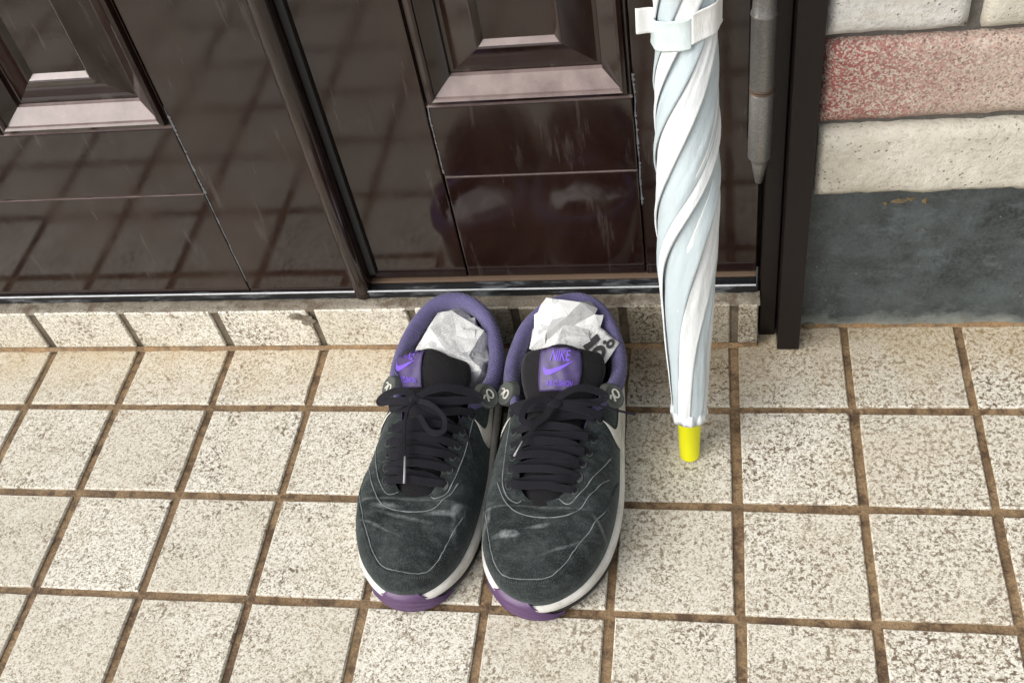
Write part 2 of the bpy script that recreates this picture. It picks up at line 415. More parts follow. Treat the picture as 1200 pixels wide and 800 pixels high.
# right leaf
rl = empty('door_leaf', (.04, YR, ZB)); tag(rl, 'dark brown glossy door leaf behind the shoes and umbrella, hung on the grey hinge', 'door', 'leaves of the entrance door')
rl.location = (0, 0, 0)
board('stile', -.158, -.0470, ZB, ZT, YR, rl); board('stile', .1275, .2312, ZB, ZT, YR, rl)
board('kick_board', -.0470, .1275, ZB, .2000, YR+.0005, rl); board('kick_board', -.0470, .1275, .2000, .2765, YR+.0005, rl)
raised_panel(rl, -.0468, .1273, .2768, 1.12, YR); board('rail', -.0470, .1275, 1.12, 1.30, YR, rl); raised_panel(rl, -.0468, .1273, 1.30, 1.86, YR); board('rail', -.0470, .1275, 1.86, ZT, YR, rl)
v, f = box_vf(-.156, .2300, YR+.022, YR+.034, ZB+.001, ZT-.001); mesh_obj('core', v, f, MAT['black'], rl, smooth=False)
bevel_box('drip_strip', -.15, .2300, YR-.004, YR+.02, .0695, ZB-.0005, .0006, MAT['rust'], rl)

# left leaf
ll = empty('door_leaf', (0, 0, 0)); tag(ll, 'dark brown glossy door leaf with rounded cover strip, reflecting the bare tiles', 'door', 'leaves of the entrance door')
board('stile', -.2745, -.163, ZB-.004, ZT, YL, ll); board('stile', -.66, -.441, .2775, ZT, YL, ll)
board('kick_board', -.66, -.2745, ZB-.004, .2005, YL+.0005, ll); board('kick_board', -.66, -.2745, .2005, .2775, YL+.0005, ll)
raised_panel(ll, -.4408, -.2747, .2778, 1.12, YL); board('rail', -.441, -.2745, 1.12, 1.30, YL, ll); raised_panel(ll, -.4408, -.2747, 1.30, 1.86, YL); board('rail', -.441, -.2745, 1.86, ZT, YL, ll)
v, f = box_vf(-.655, -.165, YL+.026, YL+.044, ZB+.001, ZT-.001); mesh_obj('core', v, f, MAT['black'], ll, smooth=False)
# rounded cover strip on the meeting edge
P = []
prof = []
for k in range(13):
    a = math.pi*(k/12); prof.append((-.1555-.0085*math.cos(a), YL+.001-.0072*math.sin(a)))
prof = [(-.1645, YL+.012), (-.1642, YL+.003)]+prof+[(-.1468, YL+.003), (-.1462, YL+.0175)]
strip = grid_obj('cover_strip', [[(x, y, z) for z in (.0615, .30, .8, ZT)] for x, y in prof], MAT['door'], ll)
mesh_obj('end_cap', [(x, y, .0615) for x, y in prof], [tuple(range(len(prof)))], MAT['door'], strip, smooth=False)
bevel_box('gasket', -.1462, -.1385, YL+.0075, YL+.0175, .082, ZT, .0012, MAT['black'], ll)
# worn paint along the stile joints
def scuff_strip(parent, x, z0, z1, y, w, seed):
    P = []
    n = 200
    for i in range(n+1):
        z = z0+(z1-z0)*i/n
        ww = max(.0, w*(.35+1.0*noise.noise(Vector((z*110, seed, 0)))+.8*noise.noise(Vector((z*420, seed, 4)))))+.00035
        xo = .0010*noise.noise(Vector((z*45, seed+9, 0)))
        P.append([(x-ww*.3+xo, y-.0004, z), (x+ww+xo, y-.0004, z)])
    return grid_obj('worn_paint', P, MAT['scuff'], parent)
scuff_strip(ll, -.2735, .085, .2005, YL, .0010, 1); scuff_strip(ll, -.2735, .2012, .300, YL, .0022, 2)
scuff_strip(rl, -.0462, .205, .2765, YR, .0012, 3); scuff_strip(rl, .1283, .16, .300, YR, .0016, 4)

# frame with sill, jamb, post
fr = empty('door_frame', (0, 0, 0)); tag(fr, 'dark brown metal door frame with black sill and square post standing on the tiles', 'door frame')
bevel_box('sill', -.70, .2300, .0922, .150, H-.004, .0690, .0010, MAT['sill'], fr)
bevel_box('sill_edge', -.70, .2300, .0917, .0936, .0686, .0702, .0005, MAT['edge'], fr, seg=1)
bevel_box('jamb', .2340, .2492, .0920, .150, -.001, 2.10, .0010, MAT['frame'], fr)
bevel_box('post', .2502, .2708, .0712, .150, .0015, 2.10, .0011, MAT['frame'], fr)
bevel_box('gap_seal', .2285, .2345, .126, .15, H, 2.05, .0005, MAT['black'], fr)
bevel_box('head', -.70, .2708, .090, .150, 2.025, 2.12, .001, MAT['frame'], fr)

# hinge
HX, HY = .2288, .0935
HB = (HX, HY, .20)
hg = lathe('hinge', [(.0092, .0215), (.0096, .0222), (.0096, .0860), (.0093, .0868)], MAT['hinge'], rl, base=HB); hg['label'] = 'dull grey metal hinge barrel with pointed tip'
lathe('pointed_tip', [(.0016, -.006), (.0030, -.0058), (.0066, .0150), (.0072, .0200), (.0080, .0208), (.0080, .0214)], MAT['hinge'], hg, base=HB)
lathe('washer', [(.0088, .0868), (.0098, .0872), (.0098, .0884), (.0088, .0888)], MAT['rust'], hg, base=HB)
lathe('washer', [(.0088, .0896), (.0099, .0900), (.0099, .0910), (.0088, .0914)], MAT['rust'], hg, base=HB)
lathe('upper_barrel', [(.0093, .0914), (.0096, .0920), (.0096, .1540), (.0102, .1548), (.0102, .1562), (.0092, .1572), (.0086, .1700), (.0086, .26), (.0040, .285), (.001, .287)], MAT['hinge'], hg, base=HB)
bevel_box('hinge_plate', HX-.0005, HX+.0025, HY+.004, HY+.030, .222, .45, .0004, MAT['frame'], hg)

# ------------------------------------------------------------------ brick wall on the right
bw = empty('brick_wall', (0, 0, 0)); tag(bw, 'rough cream and red brick wall above a slate blue painted plinth', 'wall')
def brick(x0, x1, z0, z1, y, m, seed, depth=.03):
    """hand made brick: subdivided front with ragged edges"""
    nx = max(6, int((x1-x0)/.006)); nz = max(6, int((z1-z0)/.006)); P = []
    for i in range(nx+1):
        row = []
        for j in range(nz+1):
            u, w = i/nx, j/nz; x = x0+(x1-x0)*u; z = z0+(z1-z0)*w
            e = min(u*(x1-x0), (1-u)*(x1-x0), w*(z1-z0), (1-w)*(z1-z0))
            n = noise.noise(Vector((x*40, z*40, seed))); n2 = noise.noise(Vector((x*130, z*130, seed+3)))
            dy = .0012*n+.0007*n2 + (.0042*(1-e/.006)**2 if e < .006 else 0)
            # ragged rims
            k = 1 if e < 1e-6 else 0
            zz = z + k*(.0016*n2+.0012*n)*(1 if 0 < j < nz else .6); xx = x + k*.0012*n2
            row.append((xx, y+dy, zz))
        P.append(row)
    vs = [p for r in P for p in r]; nv = nz+1; fs = []
    for i in range(nx):
        for j in range(nz): a = i*nv+j; fs.append((a, a+nv, a+nv+1, a+1))
    rim = [i*nv for i in range(nx+1)]+[nx*nv+j for j in range(1, nv)]+[i*nv+nz for i in range(nx-1, -1, -1)]+[j for j in range(nz-1, 0, -1)]
    b0 = len(vs)
    for q in rim: vs.append((vs[q][0], y+depth, vs[q][2]))
    for k in range(len(rim)):
        k2 = (k+1) % len(rim); fs.append((rim[k2], rim[k], b0+k, b0+k2))
    return mesh_obj('brick', vs, fs, m, bw)
brick(.2735, .470, .1868, .2540, .0790, MAT['brick_white'], 1)
brick(.478, .66, .1868, .2540, .0800, MAT['brick_grey'], 2)
brick(.2725, .452, .2628, .3325, .0800, MAT['brick_red'], 3)
brick(.462, .65, .2640, .3325, .0795, MAT['brick_white'], 4)
brick(.2722, .3690, .3405, .405, .0795, MAT['brick_grey'], 5)
brick(.3790, .560, .3400, .405, .0790, MAT['brick_white'], 6)
zz = .4145
for r_ in range(5):
    x = .2725 - (r_ % 2)*.0; k = 0
    for w in ((.15, .19) if r_ % 2 == 0 else (.10, .18, .05)):
        brick(x, x+w, zz, zz+.066, .0795+rnd.uniform(-.001, .001), [MAT['brick_white'], MAT['brick_red'], MAT['brick_grey']][(r_+k) % 3], 10+r_*3+k); x += w+.009; k += 1
    zz += .0755
P = []
for i in range(60):
    row = []
    for j in range(90):
        x = .2712+i*.0068; z = .186+j*.0069; row.append((x, .0905+.0022*noise.noise(Vector((x*90, z*90, 2)))+.0012*noise.noise(Vector((x*260, z*260, 5))), z))
    P.append(row)
grid_obj('mortar', P, MAT['mortar'], bw)
P = []
for i in range(70):
    row = []
    for j in range(34):
        x = .2712+i*.0060; z = -.002+j*.0058
        row.append((x, YW+.0002+.0014*noise.noise(Vector((x*26, z*26, 1)))+.0006*noise.noise(Vector((x*90, z*90, 8))), z))
    P.append(row)
grid_obj('plinth', P, MAT['plinth'], bw)
def crumb(x, z, w, h, seed, parent=bw, y=YW-.001, name='mortar_crumb'):
    n = 18; vs = [(x, y-.003, z)]
    for k in range(n):
        a = 2*math.pi*k/n; r = .62+.75*abs(noise.noise(Vector((math.cos(a)*2.2, math.sin(a)*2.2, seed))))
        vs.append((x+w*r*math.cos(a), y+.0012, z+h*r*math.sin(a)))
    return mesh_obj(name, vs, [(0, k, k % n+1) for k in range(1, n+1)], MAT['crumb'], parent, smooth=False)
crumb(.3585, .1845, .012, .005, 1); crumb(.348, .160, .010, .0032, 2); crumb(.3565, .1625, .006, .0022, 3); crumb(.368, .159, .0045, .0048, 4); crumb(.3365, .158, .003, .002, 5)
tube('dry_twig', [(.3690, YW-.003, .1295), (.3712, YW-.0032, .1275), (.3728, YW-.003, .1262)], .0004, MAT['lip'], bw, n=5)
# brown silt along the foot of the plinth
P = []
for i in range(110):
    x = .2715+.40*i/109; w = .0032+.0030*noise.noise(Vector((x*50, 7, 0)))
    P.append([(x, YW-w, -.0004), (x, YW-w*.4, .0012+.0006*noise.noise(Vector((x*120, 3, 0)))), (x, YW+.001, .0035+.001*noise.noise(Vector((x*70, 5, 0))))])
grid_obj('corner_silt', P, MAT['silt'], bw)
crumb(.282, .0, .010, .009, 9, bw, .1, 'mortar_crumb')

# ------------------------------------------------------------------ umbrella
def m_cloth(name, col):
    t = NT(name); p = t.obj()
    c = t.mix(t.math('MULTIPLY', t.ramp(t.noise(p, 28, 4, .6), (.4, 0), (.7, 1)), .22), col, tuple(x*.78 for x in col))
    c = t.mix(t.math('MULTIPLY', t.ramp(t.noise(t.mapv(p, (1, 1, .4)), 60, 5, .7), (.52, 0), (.72, 1)), .30), c, (.40, .395, .36))
    h = t.math('ADD', t.noise(t.mapv(p, (1, 1, .35)), 95, 3, .6), t.math('MULTIPLY', t.noise(p, 1400, 1), .12))
    nd = t.bsdf(c, .55, Normal=t.bump(h, .0022, .5), **{'Sheen Weight': .15})
    return nd
MAT['cloth_w'] = m_cloth('white_umbrella_cloth', (.655, .68, .685)); MAT['cloth_b'] = m_cloth('pale_blue_umbrella_cloth', (.43, .495, .52))
MAT['yellow'] = m_simple('neon_yellow_plastic', (.88, .86, .0), .5, var=.06)
MAT['shaft'] = m_simple('grey_steel', (.35, .35, .36), .3, metallic=.9)
MAT['strapw'] = m_cloth('white_strap_cloth', (.74, .74, .72)); MAT['strapb'] = m_cloth('grey_blue_strap_cloth', (.50, .57, .57))
tip = Vector((.1684, -.0530, .0)); axis = (Vector((.1760, .0660, .60))-tip).normalized()
um = empty('umbrella', tip); um.rotation_mode = 'QUATERNION'; um.rotation_quaternion = Vector((0, 0, 1)).rotation_difference(axis)
tag(um, 'folded pale blue and white umbrella with yellow tip leaning against the door', 'umbrella')
RP = [(.046,.0136),(.054,.0147),(.075,.0160),(.10,.0174),(.14,.0197),(.18,.0224),(.22,.0243),(.27,.0242),(.32,.0236),(.36,.0230),(.385,.0221),(.400,.0216),(.414,.0217),(.44,.0240),(.48,.0275),(.53,.029),(.57,.0285)]
def Rp(a):
    for (a0, r0), (a1, r1) in zip(RP, RP[1:]):
        if a <= a1:
            q = max(0, (a-a0)/(a1-a0)); return r0+(r1-r0)*q
    return RP[-1][1]
def smooth(x): x = max(0, min(1, x)); return x*x*(3-2*x)
def TW(a): return 2.2*(a-.045) + 66.0*(min(max(0, a-.12), .15)**2) + 19.8*max(0, a-.27)
NP = 8
first = None
for k in range(NP):
    r_ = random.Random(50+k); deep = r_.uniform(.74, .90); span = 2*math.pi/NP*r_.uniform(1.35, 2.0); th0 = 2*math.pi*(k+r_.uniform(-.36, .36))/NP - 1.25
    ns, na = 30, 110; P = []
    for i in range(na+1):
        a = .049+(.572-.049)*i/na; row = []
        for j in range(ns+1):
            s = j/ns
            th = th0+TW(a)+s*span*(1+.22*noise.noise(Vector((a*7, k*2.3, 9))))+.28*noise.noise(Vector((a*6, k*4.7, 2)))
            w = noise.noise(Vector((a*14, k*3.1, 0)))
            ramp = deep+(.995-deep)*min(1, s*1.04)**.75+.035*math.sin(math.pi*s)*w
            fold = .016*math.sin(s*10+a*26+k*2)*s + .008*math.sin(s*23+a*60+k) + .040*noise.noise(Vector((s*2.6, a*16, k*5.0))) + .014*noise.noise(Vector((s*9, a*40, k*5.0))) + .010*abs(noise.noise(Vector((s*5+a*30, a*12, k*7.0))))
            rr = Rp(a)*(ramp+fold)
            if s > .955: rr -= Rp(a)*.045*((s-.955)/.045)**2      # hem
            aa = a + .004*noise.noise(Vector((th*1.5, k, 0))) * (1 if i == 0 else 0)
            row.append((rr*math.cos(th), rr*math.sin(th), aa))
        P.append(row)
    o = grid_obj('canopy_panel', P, MAT['cloth_w'] if k in (0, 2, 4, 6) else MAT['cloth_b'], um, thick=.0004)
# frilled collar where the cloth is gathered at the tip
P = []
for k in range(65):
    a = 2*math.pi*k/64; w = .0012*math.sin(7*a)+.0008*math.sin(13*a+1)
    P.append([((.0135+w)*math.cos(a), (.0135+w)*math.sin(a), .060), ((.0148+w)*math.cos(a), (.0148+w)*math.sin(a), .0525+.5*w), ((.0150+w)*math.cos(a), (.0150+w)*math.sin(a), .0485+.8*w), ((.0118)*math.cos(a), (.0118)*math.sin(a), .0498)])
grid_obj('gathered_hem', P, MAT['cloth_w'], um, thick=.0006)
lathe('tip_cap', [(.0076, .000), (.0084, .0006), (.0088, .0020), (.0103, .0460), (.0109, .0464), (.0109, .0485), (.0104, .0490), (.0100, .0510)], MAT['yellow'], um)
lathe('shaft', [(.0040, .03), (.0040, .66)], MAT['shaft'], um, n=12)
hk = [(0, 0, .60), (0, 0, .66), (0, 0, .70)]+[(.022-.022*math.cos(q), 0, .70+.022*math.sin(q)) for q in [math.pi*i/10 for i in range(1, 11)]]+[(.044, 0, .685)]
tube('handle', [Vector(p) for p in hk], .0068, MAT['cloth_w'], um, n=12)
# closing strap: two-tone band plus a short loose tab
def band(name, th_a, th_b, a0, h, off, m, parent, tilt=.010, n=40):
    P = []
    for i in range(n+1):
        th = th_a+(th_b-th_a)*i/n; row = []
        ac = a0+tilt*math.cos(th)
        for q in (-.5, -.46, -.42, -.2, 0, .2, .42, .46, .5):
            r = Rp(ac)*1.0+off+.0007*math.sin(th*7)+ (.0004 if abs(q) == .46 else 0)
            row.append((r*math.cos(th), r*math.sin(th), ac+q*h))
        P.append(row)
    return grid_obj(name, P, m, parent, thick=.0011)
sb = band('strap', R(-190), R(-80), .4030, .0205, .0012, MAT['strapb'], um, tilt=.004)
band('strap_end', R(-80), R(40), .4055, .0205, .0016, MAT['strapw'], sb, tilt=.006); band('strap_back', R(40), R(170), .4055, .0205, .0014, MAT['strapb'], sb, tilt=.006)
P = []
for i in range(9):
    q = i/8; P.append([(-.0205-.0125*q, -.006-.002*q+.001*math.sin(q*5), .3985+.0175*s_+.0012*q) for s_ in (0, .1, .5, .9, 1)])
grid_obj('loose_tab', P, MAT['strapw'], sb, thick=.0010)

# ------------------------------------------------------------------ shoes
def m_suede(name, scuffs, seed):
    t = NT(name); p = t.obj()
    n = t.noise(p, 34, 5, .65); n2 = t.noise(p, 900, 2, .7); n3 = t.noise(t.mapv(p, (1, 1.6, 1)), 75, 4, .7)
    c = t.mix(t.ramp(n, (.34, 0), (.68, 1)), (.0085, .0118, .0118), (.021, .027, .027))
    c = t.mix(t.math('MULTIPLY', t.ramp(n3, (.47, 0), (.72, 1)), .42), c, (.080, .092, .090))
    c = t.mix(t.math('MULTIPLY', t.ramp(n2, (.53, 0), (.70, 1)), .36), c, (.13, .145, .14))
    # rubbed streaks where the vamp flexes: (x, y, angle, length, width, amount)
    n4 = t.noise(p, 230, 4, .7)
    for (cx, cy, an, l, w, am) in scuffs:
        q = t.n('Mapping', {'Vector': p, 'Location': (cx, cy, 0), 'Rotation': (0, 0, an), 'Scale': (l, w, 1000.0)}, vector_type='TEXTURE').outputs[0]
        r2 = t.n('VectorMath', {0: q}, operation='LENGTH').outputs['Value']
        r2 = t.math('ADD', r2, t.math('MULTIPLY', t.math('SUBTRACT', t.noise(p, 120, 3), .5), 1.3))
        k = t.math('MULTIPLY', t.ramp(r2, (.25, 1), (1.0, 0)), t.math('MULTIPLY', t.ramp(n4, (.36, .25), (.62, 1)), am))
        c = t.mix(k, c, (.23, .245, .245))
    return t.bsdf(c, .92, Normal=t.bump(t.math('ADD', t.math('MULTIPLY', n3, 1.6), n2), .0010, .6), **{'Sheen Weight': .35, 'Sheen Roughness': .4, 'Sheen Tint': (.55, .62, .60, 1), 'Specular IOR Level': .2})
def m_fabric(name, a, b, scale=1100, spec=.2, rough=.85, bd=.0006, sheen=.2):
    t = NT(name); p = t.obj()
    w = t.n('TexWave', {'Vector': p, 'Scale': scale/3.4, 'Distortion': 2.5, 'Detail': 1.0}, wave_type='BANDS', bands_direction='DIAGONAL').outputs['Fac']
    n = t.noise(p, scale, 2, .6)
    c = t.mix(t.ramp(t.math('ADD', t.math('MULTIPLY', w, .3), t.math('MULTIPLY', n, .7)), (.35, 0), (.65, 1)), a, b)
    c = t.mix(t.math('MULTIPLY', t.ramp(t.noise(p, 60, 4), (.4, 0), (.7, 1)), .35), c, tuple(x*.6 for x in a))
    return t.bsdf(c, rough, Normal=t.bump(t.math('ADD', w, n), bd, .6), **{'Sheen Weight': sheen, 'Specular IOR Level': spec})
MAT['purple'] = m_fabric('purple_collar_knit', (.076, .066, .155), (.150, .134, .27), 750, bd=.0011)
MAT['lining'] = m_fabric('dark_purple_lining', (.040, .030, .085), (.070, .055, .135))
MAT['lace'] = m_fabric('black_lace_weave', (.0040, .0038, .0056), (.0200, .0190, .0265), 1250, bd=.0010, sheen=.06, spec=.15)
MAT['tongue'] = m_fabric('black_tongue_mesh', (.005, .0045, .0055), (.017, .0155, .018), 800, sheen=.08, bd=.0009)
MAT['tongue_piping'] = m_fabric('black_tongue_piping', (.006, .0055, .006), (.014, .013, .015), 1500)
MAT['seam'] = m_simple('grey_cut_suede_edge', (.19, .205, .205), .9, 900, .0005, vs=200, var=.7)
MAT['scuffed'] = m_simple('pale_scuffed_suede', (.20, .215, .215), .95, 900, .0006, vs=120, var=.7)
MAT['toe_worn'] = m_simple('worn_grey_suede_edge', (.17, .18, .21), .95, 700, .001, vs=160, var=.7)
def m_mid():
    t = NT('off_white_midsole'); p = t.obj()
    c = t.mix(t.ramp(t.noise(p, 30, 5, .65), (.45, 0), (.72, 1)), (.66, .645, .60), (.42, .40, .355))
    c = t.mix(t.math('MULTIPLY', t.ramp(t.noise(t.mapv(p, (1, 1, 3)), 120, 4, .7), (.58, 0), (.7, 1)), .5), c, (.22, .20, .17))
    return t.bsdf(c, .55, Normal=t.bump(t.noise(p, 300, 3), .0005, .5))
MAT['mid'] = m_mid()
MAT['outsole'] = m_simple('black_rubber_outsole', (.014, .014, .016), .6, 150, .001)
MAT['toe_rubber'] = m_simple('purple_rubber_bumper', (.098, .050, .125), .45, 200, .0003, vs=60)
MAT['tick'] = m_simple('off_white_leather', (.60, .58, .52), .6, 260, .0008, vs=130, var=.45)
MAT['badge'] = m_simple('grey_green_badge', (.070, .077, .068), .8, 300, .0006, vs=150, var=.5)
def m_label():
    t = NT('purple_satin_label'); p = t.obj()
    c = t.mix(t.ramp(t.noise(p, 90, 4), (.35, 0), (.7, 1)), (.050, .034, .105), (.085, .062, .155))
    return t.bsdf(c, .42, Normal=t.bump(t.noise(p, 200, 3), .0007, .35), **{'Specular IOR Level': .35})
MAT['label'] = m_label()
MAT['print'] = m_simple('bright_violet_embroidery', (.17, .08, .62), .6, 900, .0004, vs=200)
MAT['eyelet'] = m_simple('frayed_eyelet_edge', (.075, .082, .082), .9, 700, .0004, vs=300, var=.8)
MAT['aglet'] = m_simple('clear_grey_aglet', (.32, .31, .33), .3)

OUT = [(.003,.070),(-.024,.060),(-.038,.035),(-.044,.005),(-.049,-.025),(-.052,-.050),(-.056,-.075),(-.060,-.100),(-.0615,-.130),(-.0605,-.160),(-.053,-.188),(-.036,-.209),(-.014,-.2185),(.010,-.2160),(.033,-.201),(.049,-.177),(.057,-.148),(.0595,-.115),(.0575,-.080),(.055,-.048),(.053,-.015),(.049,.015),(.042,.042),(.027,.062)]
RIM = [(.004,.055,.091),(-.020,.047,.089),(-.037,.028,.082),(-.046,.004,.074),(-.047,-.022,.070),(-.041,-.044,.072),(-.033,-.064,.0745),(-.027,-.090,.0735),(-.0255,-.112,.070),(-.0245,-.130,.0655),(-.019,-.1405,.063),(-.012,-.1435,.0622),(-.005,-.144,.062),(.003,-.1435,.0622),(.011,-.1405,.063),(.016,-.132,.0645),(.019,-.113,.069),(.023,-.090,.072),(.029,-.064,.074),(.041,-.042,.073),(.049,-.018,.070),(.048,.007,.074),(.039,.032,.082),(.025,.049,.089)]
MT = [.043,.042,.040,.037,.034,.031,.029,.028,.027,.026,.025,.0235,.0225,.0230,.0245,.026,.027,.028,.029,.031,.034,.037,.040,.042]   # top of the midsole
NS = 16
OUTc = catmull([(x*.925, y, MT[i]) for i, (x, y) in enumerate(OUT)], NS, True)
RIMc = catmull(RIM, NS, True)
NPH = len(OUTc)
def rib(o, r, h, toe):
    d = Vector((o.x-r.x, o.y-r.y, 0)); dz = r.z-o.z
    out = d.normalized() if d.length > .004 else Vector((o.x, o.y+.07, 0)).normalized()
    p1 = o + Vector((0, 0, dz*(.62+.10*toe))) + out*(.0025)
    p2 = r + d*(.50+.16*toe) + Vector((0, 0, -dz*.10+.0065*toe))
    q = 1-h
    return o*q**3+p1*3*q*q*h+p2*3*q*h*h+r*h**3
# toe-cap seam and vamp seam in plan view (local x, y; lateral = +x)
def project(bvh, x, y, off=0.0):
    hit = bvh.ray_cast(Vector((x, y, .3)), Vector((0, 0, -1)))
    if hit[0] is None: return None
    return hit[0]+hit[1]*off
SEAMS = [[(-0.0518, -0.1541), (-0.0475, -0.1699), (-0.0409, -0.1906), (-0.033, -0.2029), (-0.0215, -0.2084), (-0.0053, -0.2091), (0.0081, -0.2064), (0.0187, -0.1972), (0.0274, -0.1839), (0.0362, -0.1699), (0.0428, -0.1563), (0.0484, -0.146)], [(-0.0433, -0.13), (-0.0379, -0.1416), (-0.0297, -0.1527), (-0.0193, -0.158), (-0.0017, -0.1602), (0.0135, -0.1594), (0.024, -0.155), (0.0347, -0.1412), (0.0423, -0.1277), (0.0489, -0.1171)], [(-0.0405, -0.0648), (-0.0409, -0.0954), (-0.0397, -0.1182), (-0.0383, -0.1318), (-0.0339, -0.1417), (-0.0258, -0.1469), (-0.0215, -0.1447)], [(0.0104, -0.1427), (0.0164, -0.1463), (0.0224, -0.1445), (0.0305, -0.1352), (0.0375, -0.121), (0.0434, -0.1082), (0.0484, -0.0959)]]
TOES = catmull([(x, y, 0) for x, y in SEAMS[0]], 8)
_poly = [(p.x, p.y) for p in TOES]+[(.060, -.080), (-.062, -.080)]
def inside(x, y):
    c = False; n = len(_poly)
    for i in range(n):
        (x0, y0), (x1, y1) = _poly[i], _poly[i-1]
        if (y0 > y) != (y1 > y) and x < (x1-x0)*(y-y0)/(y1-y0)+x0: c = not c
    return c

def make_shoe(label, loc, rotz, sgn, roll, tongue_dx, tongue_roll, label_u, bow, seed, drop=0.0, wx=1.0, bump=(10.35, 14.05)):
    root = empty('shoe', loc, rotz); root.rotation_euler = (0, roll, rotz)
    tag(root, label, 'shoe', 'pair of worn shoes by the door')
    sw = sgn*wx
    X = lambda p: Vector((p[0]*sw, p[1], p[2]))
    # --- upper as one skin from sole line to opening rim
    NH = 84; P = []
    for i in range(NPH):
        o, r = OUTc[i], RIMc[i]; row = []
        toe = smooth((-.105-o.y)/.05) * (1 if abs(r.x) < .032 else .6)
        ph = i/NPH
        for j in range(NH+1):
            h = j/NH; p = rib(o, r, h, toe)
            # flex creases across the vamp
            fl = math.exp(-((p.y+.150)/.020)**2)*smooth((h-.25)/.3)
            p = p + Vector((0, 0, fl*(.0021*math.sin(p.y*330+p.x*(26+seed)+seed)+.0016*noise.noise(Vector((p.x*60, p.y*60, seed))))))
            p = p + Vector((0, 0, .0013*noise.noise(Vector((p.x*38, p.y*38, p.z*38+seed*3)))))*smooth(h*4)*smooth((1-h)*5)
            if p.y < -.09:
                d_ = min(((p.x-q_.x)**2+(p.y-q_.y)**2) for q_ in TOES)**.5
                ins_ = inside(p.x, p.y)
                k_ = smooth(d_/.0011)*(0 if ins_ else 1)*smooth((-.096-p.y)/.02)
                if k_: 
                    dn = Vector((o.x*.35, p.y+.10, 0)); dn = dn.normalized() if dn.length > 0 else dn
                    p = p + (Vector((0, 0, .75))+dn*.65)*(.0017*k_*smooth(h*7))
            row.append(X(p))
        P.append(row)
    upper = grid_obj('upper', P, m_suede('dark_green_grey_suede', bow['scuffs'], seed), root, closed_u=True, thick=0)
    recalc(upper)
    bvh = BVHTree.FromPolygons([v.co.copy() for v in upper.data.vertices], [tuple(q.vertices) for q in upper.data.polygons])
    def proj(x, y, off): 
        h = bvh.ray_cast(Vector((x*sw, y, .3)), Vector((0, 0, -1)))
        if h[0] is None: return None
        n = h[1] if h[1].z > 0 else -h[1]
        return h[0]+n*off
    # --- seams: raised cut edges
    for sm in SEAMS:
        pl = catmull([(x, y, 0) for x, y in sm], 8)
        pts = [q for q in (proj(p.x, p.y, .0003) for p in pl) if q is not None]
        if len(pts) > 3 and sm is SEAMS[0]:      # row of stitches just outside the toe seam
            vs_, fs_ = [], []; acc = 0
            for i_ in range(1, len(pl)-1, 1):
                t_ = (pl[i_+1]-pl[i_-1]).normalized(); n_ = Vector((t_.y, -t_.x, 0)); n_ = n_ if n_.y < 0 else -n_
                a_ = proj(pl[i_].x+n_.x*.0022, pl[i_].y+n_.y*.0022, .0004); b_ = proj(pl[i_].x+n_.x*.0034, pl[i_].y+n_.y*.0034, .0004)
                if a_ is None or b_ is None: continue
                w_ = Vector((t_.x*sw, t_.y, 0)).normalized()*.00022; k0 = len(vs_)
                vs_ += [a_-w_, a_+w_, b_+w_, b_-w_, (a_+b_)/2+Vector((0, -.0002, .0004))]; fs_ += [(k0, k0+1, k0+4), (k0+1, k0+2, k0+4), (k0+2, k0+3, k0+4), (k0+3, k0, k0+4)]
            if vs_: mesh_obj('stitching', vs_, fs_, MAT['eyelet'], upper)
        if len(pts) > 3: tube('seam', pts, [.00065*(.75+.5*noise.noise(Vector((p.x*160, p.y*160, seed)))) for p in pts], MAT['seam'], upper, n=6)
    # --- midsole and outsole
    N = NPH; prof = [(-.010, 1.0), (-.001, 1.0), (.0022, .93), (.0036, .70), (.0034, .45), (.0018, .22), (.0006, .20)]
    def loop(off, zfun):
        L = []
        for i in range(N):
            p, a, b = OUTc[i], OUTc[i-1], OUTc[(i+1) % N]; tt = Vector((b.x-a.x, b.y-a.y, 0)).normalized(); nn = Vector((-tt.y, tt.x, 0))
            if nn.dot(Vector((p.x, p.y+.075, 0))) < 0: nn = -nn
            q = p+nn*off; L.append(X((q.x, q.y, zfun(p))))
        return L
    spring = lambda p: .0075*smooth((-.150-p.y)/.075)
    P = [loop(o_, lambda p, w=w: spring(p)+.0050+(p.z+.0012-spring(p)-.0050)*w) for o_, w in prof]
    P = [list(c) for c in zip(*P)]
    recalc(grid_obj('midsole', P, MAT['mid'], root, closed_u=True))
    P = [loop(o_, lambda p, w=w: spring(p)+w) for o_, w in [(-.004, .0085), (.0012, .0082), (.0020, .0055), (.0012, .0012), (-.002, .0)]]
    P = [list(c) for c in zip(*P)]; os_ = grid_obj('outsole', P, MAT['outsole'], root, closed_u=True)
    me = os_.data; bm = bmesh.new(); bm.from_mesh(me); bm.verts.ensure_lookup_table()
    bm.faces.new([bm.verts[i*5+4] for i in range(N)]); bmesh.ops.recalc_face_normals(bm, faces=bm.faces); bm.to_mesh(me); bm.free()
    # --- purple toe bumper with ribs wrapped over the tip
    P = []; i0, i1 = int(bump[0]*NS), int(bump[1]*NS)
    edge = []
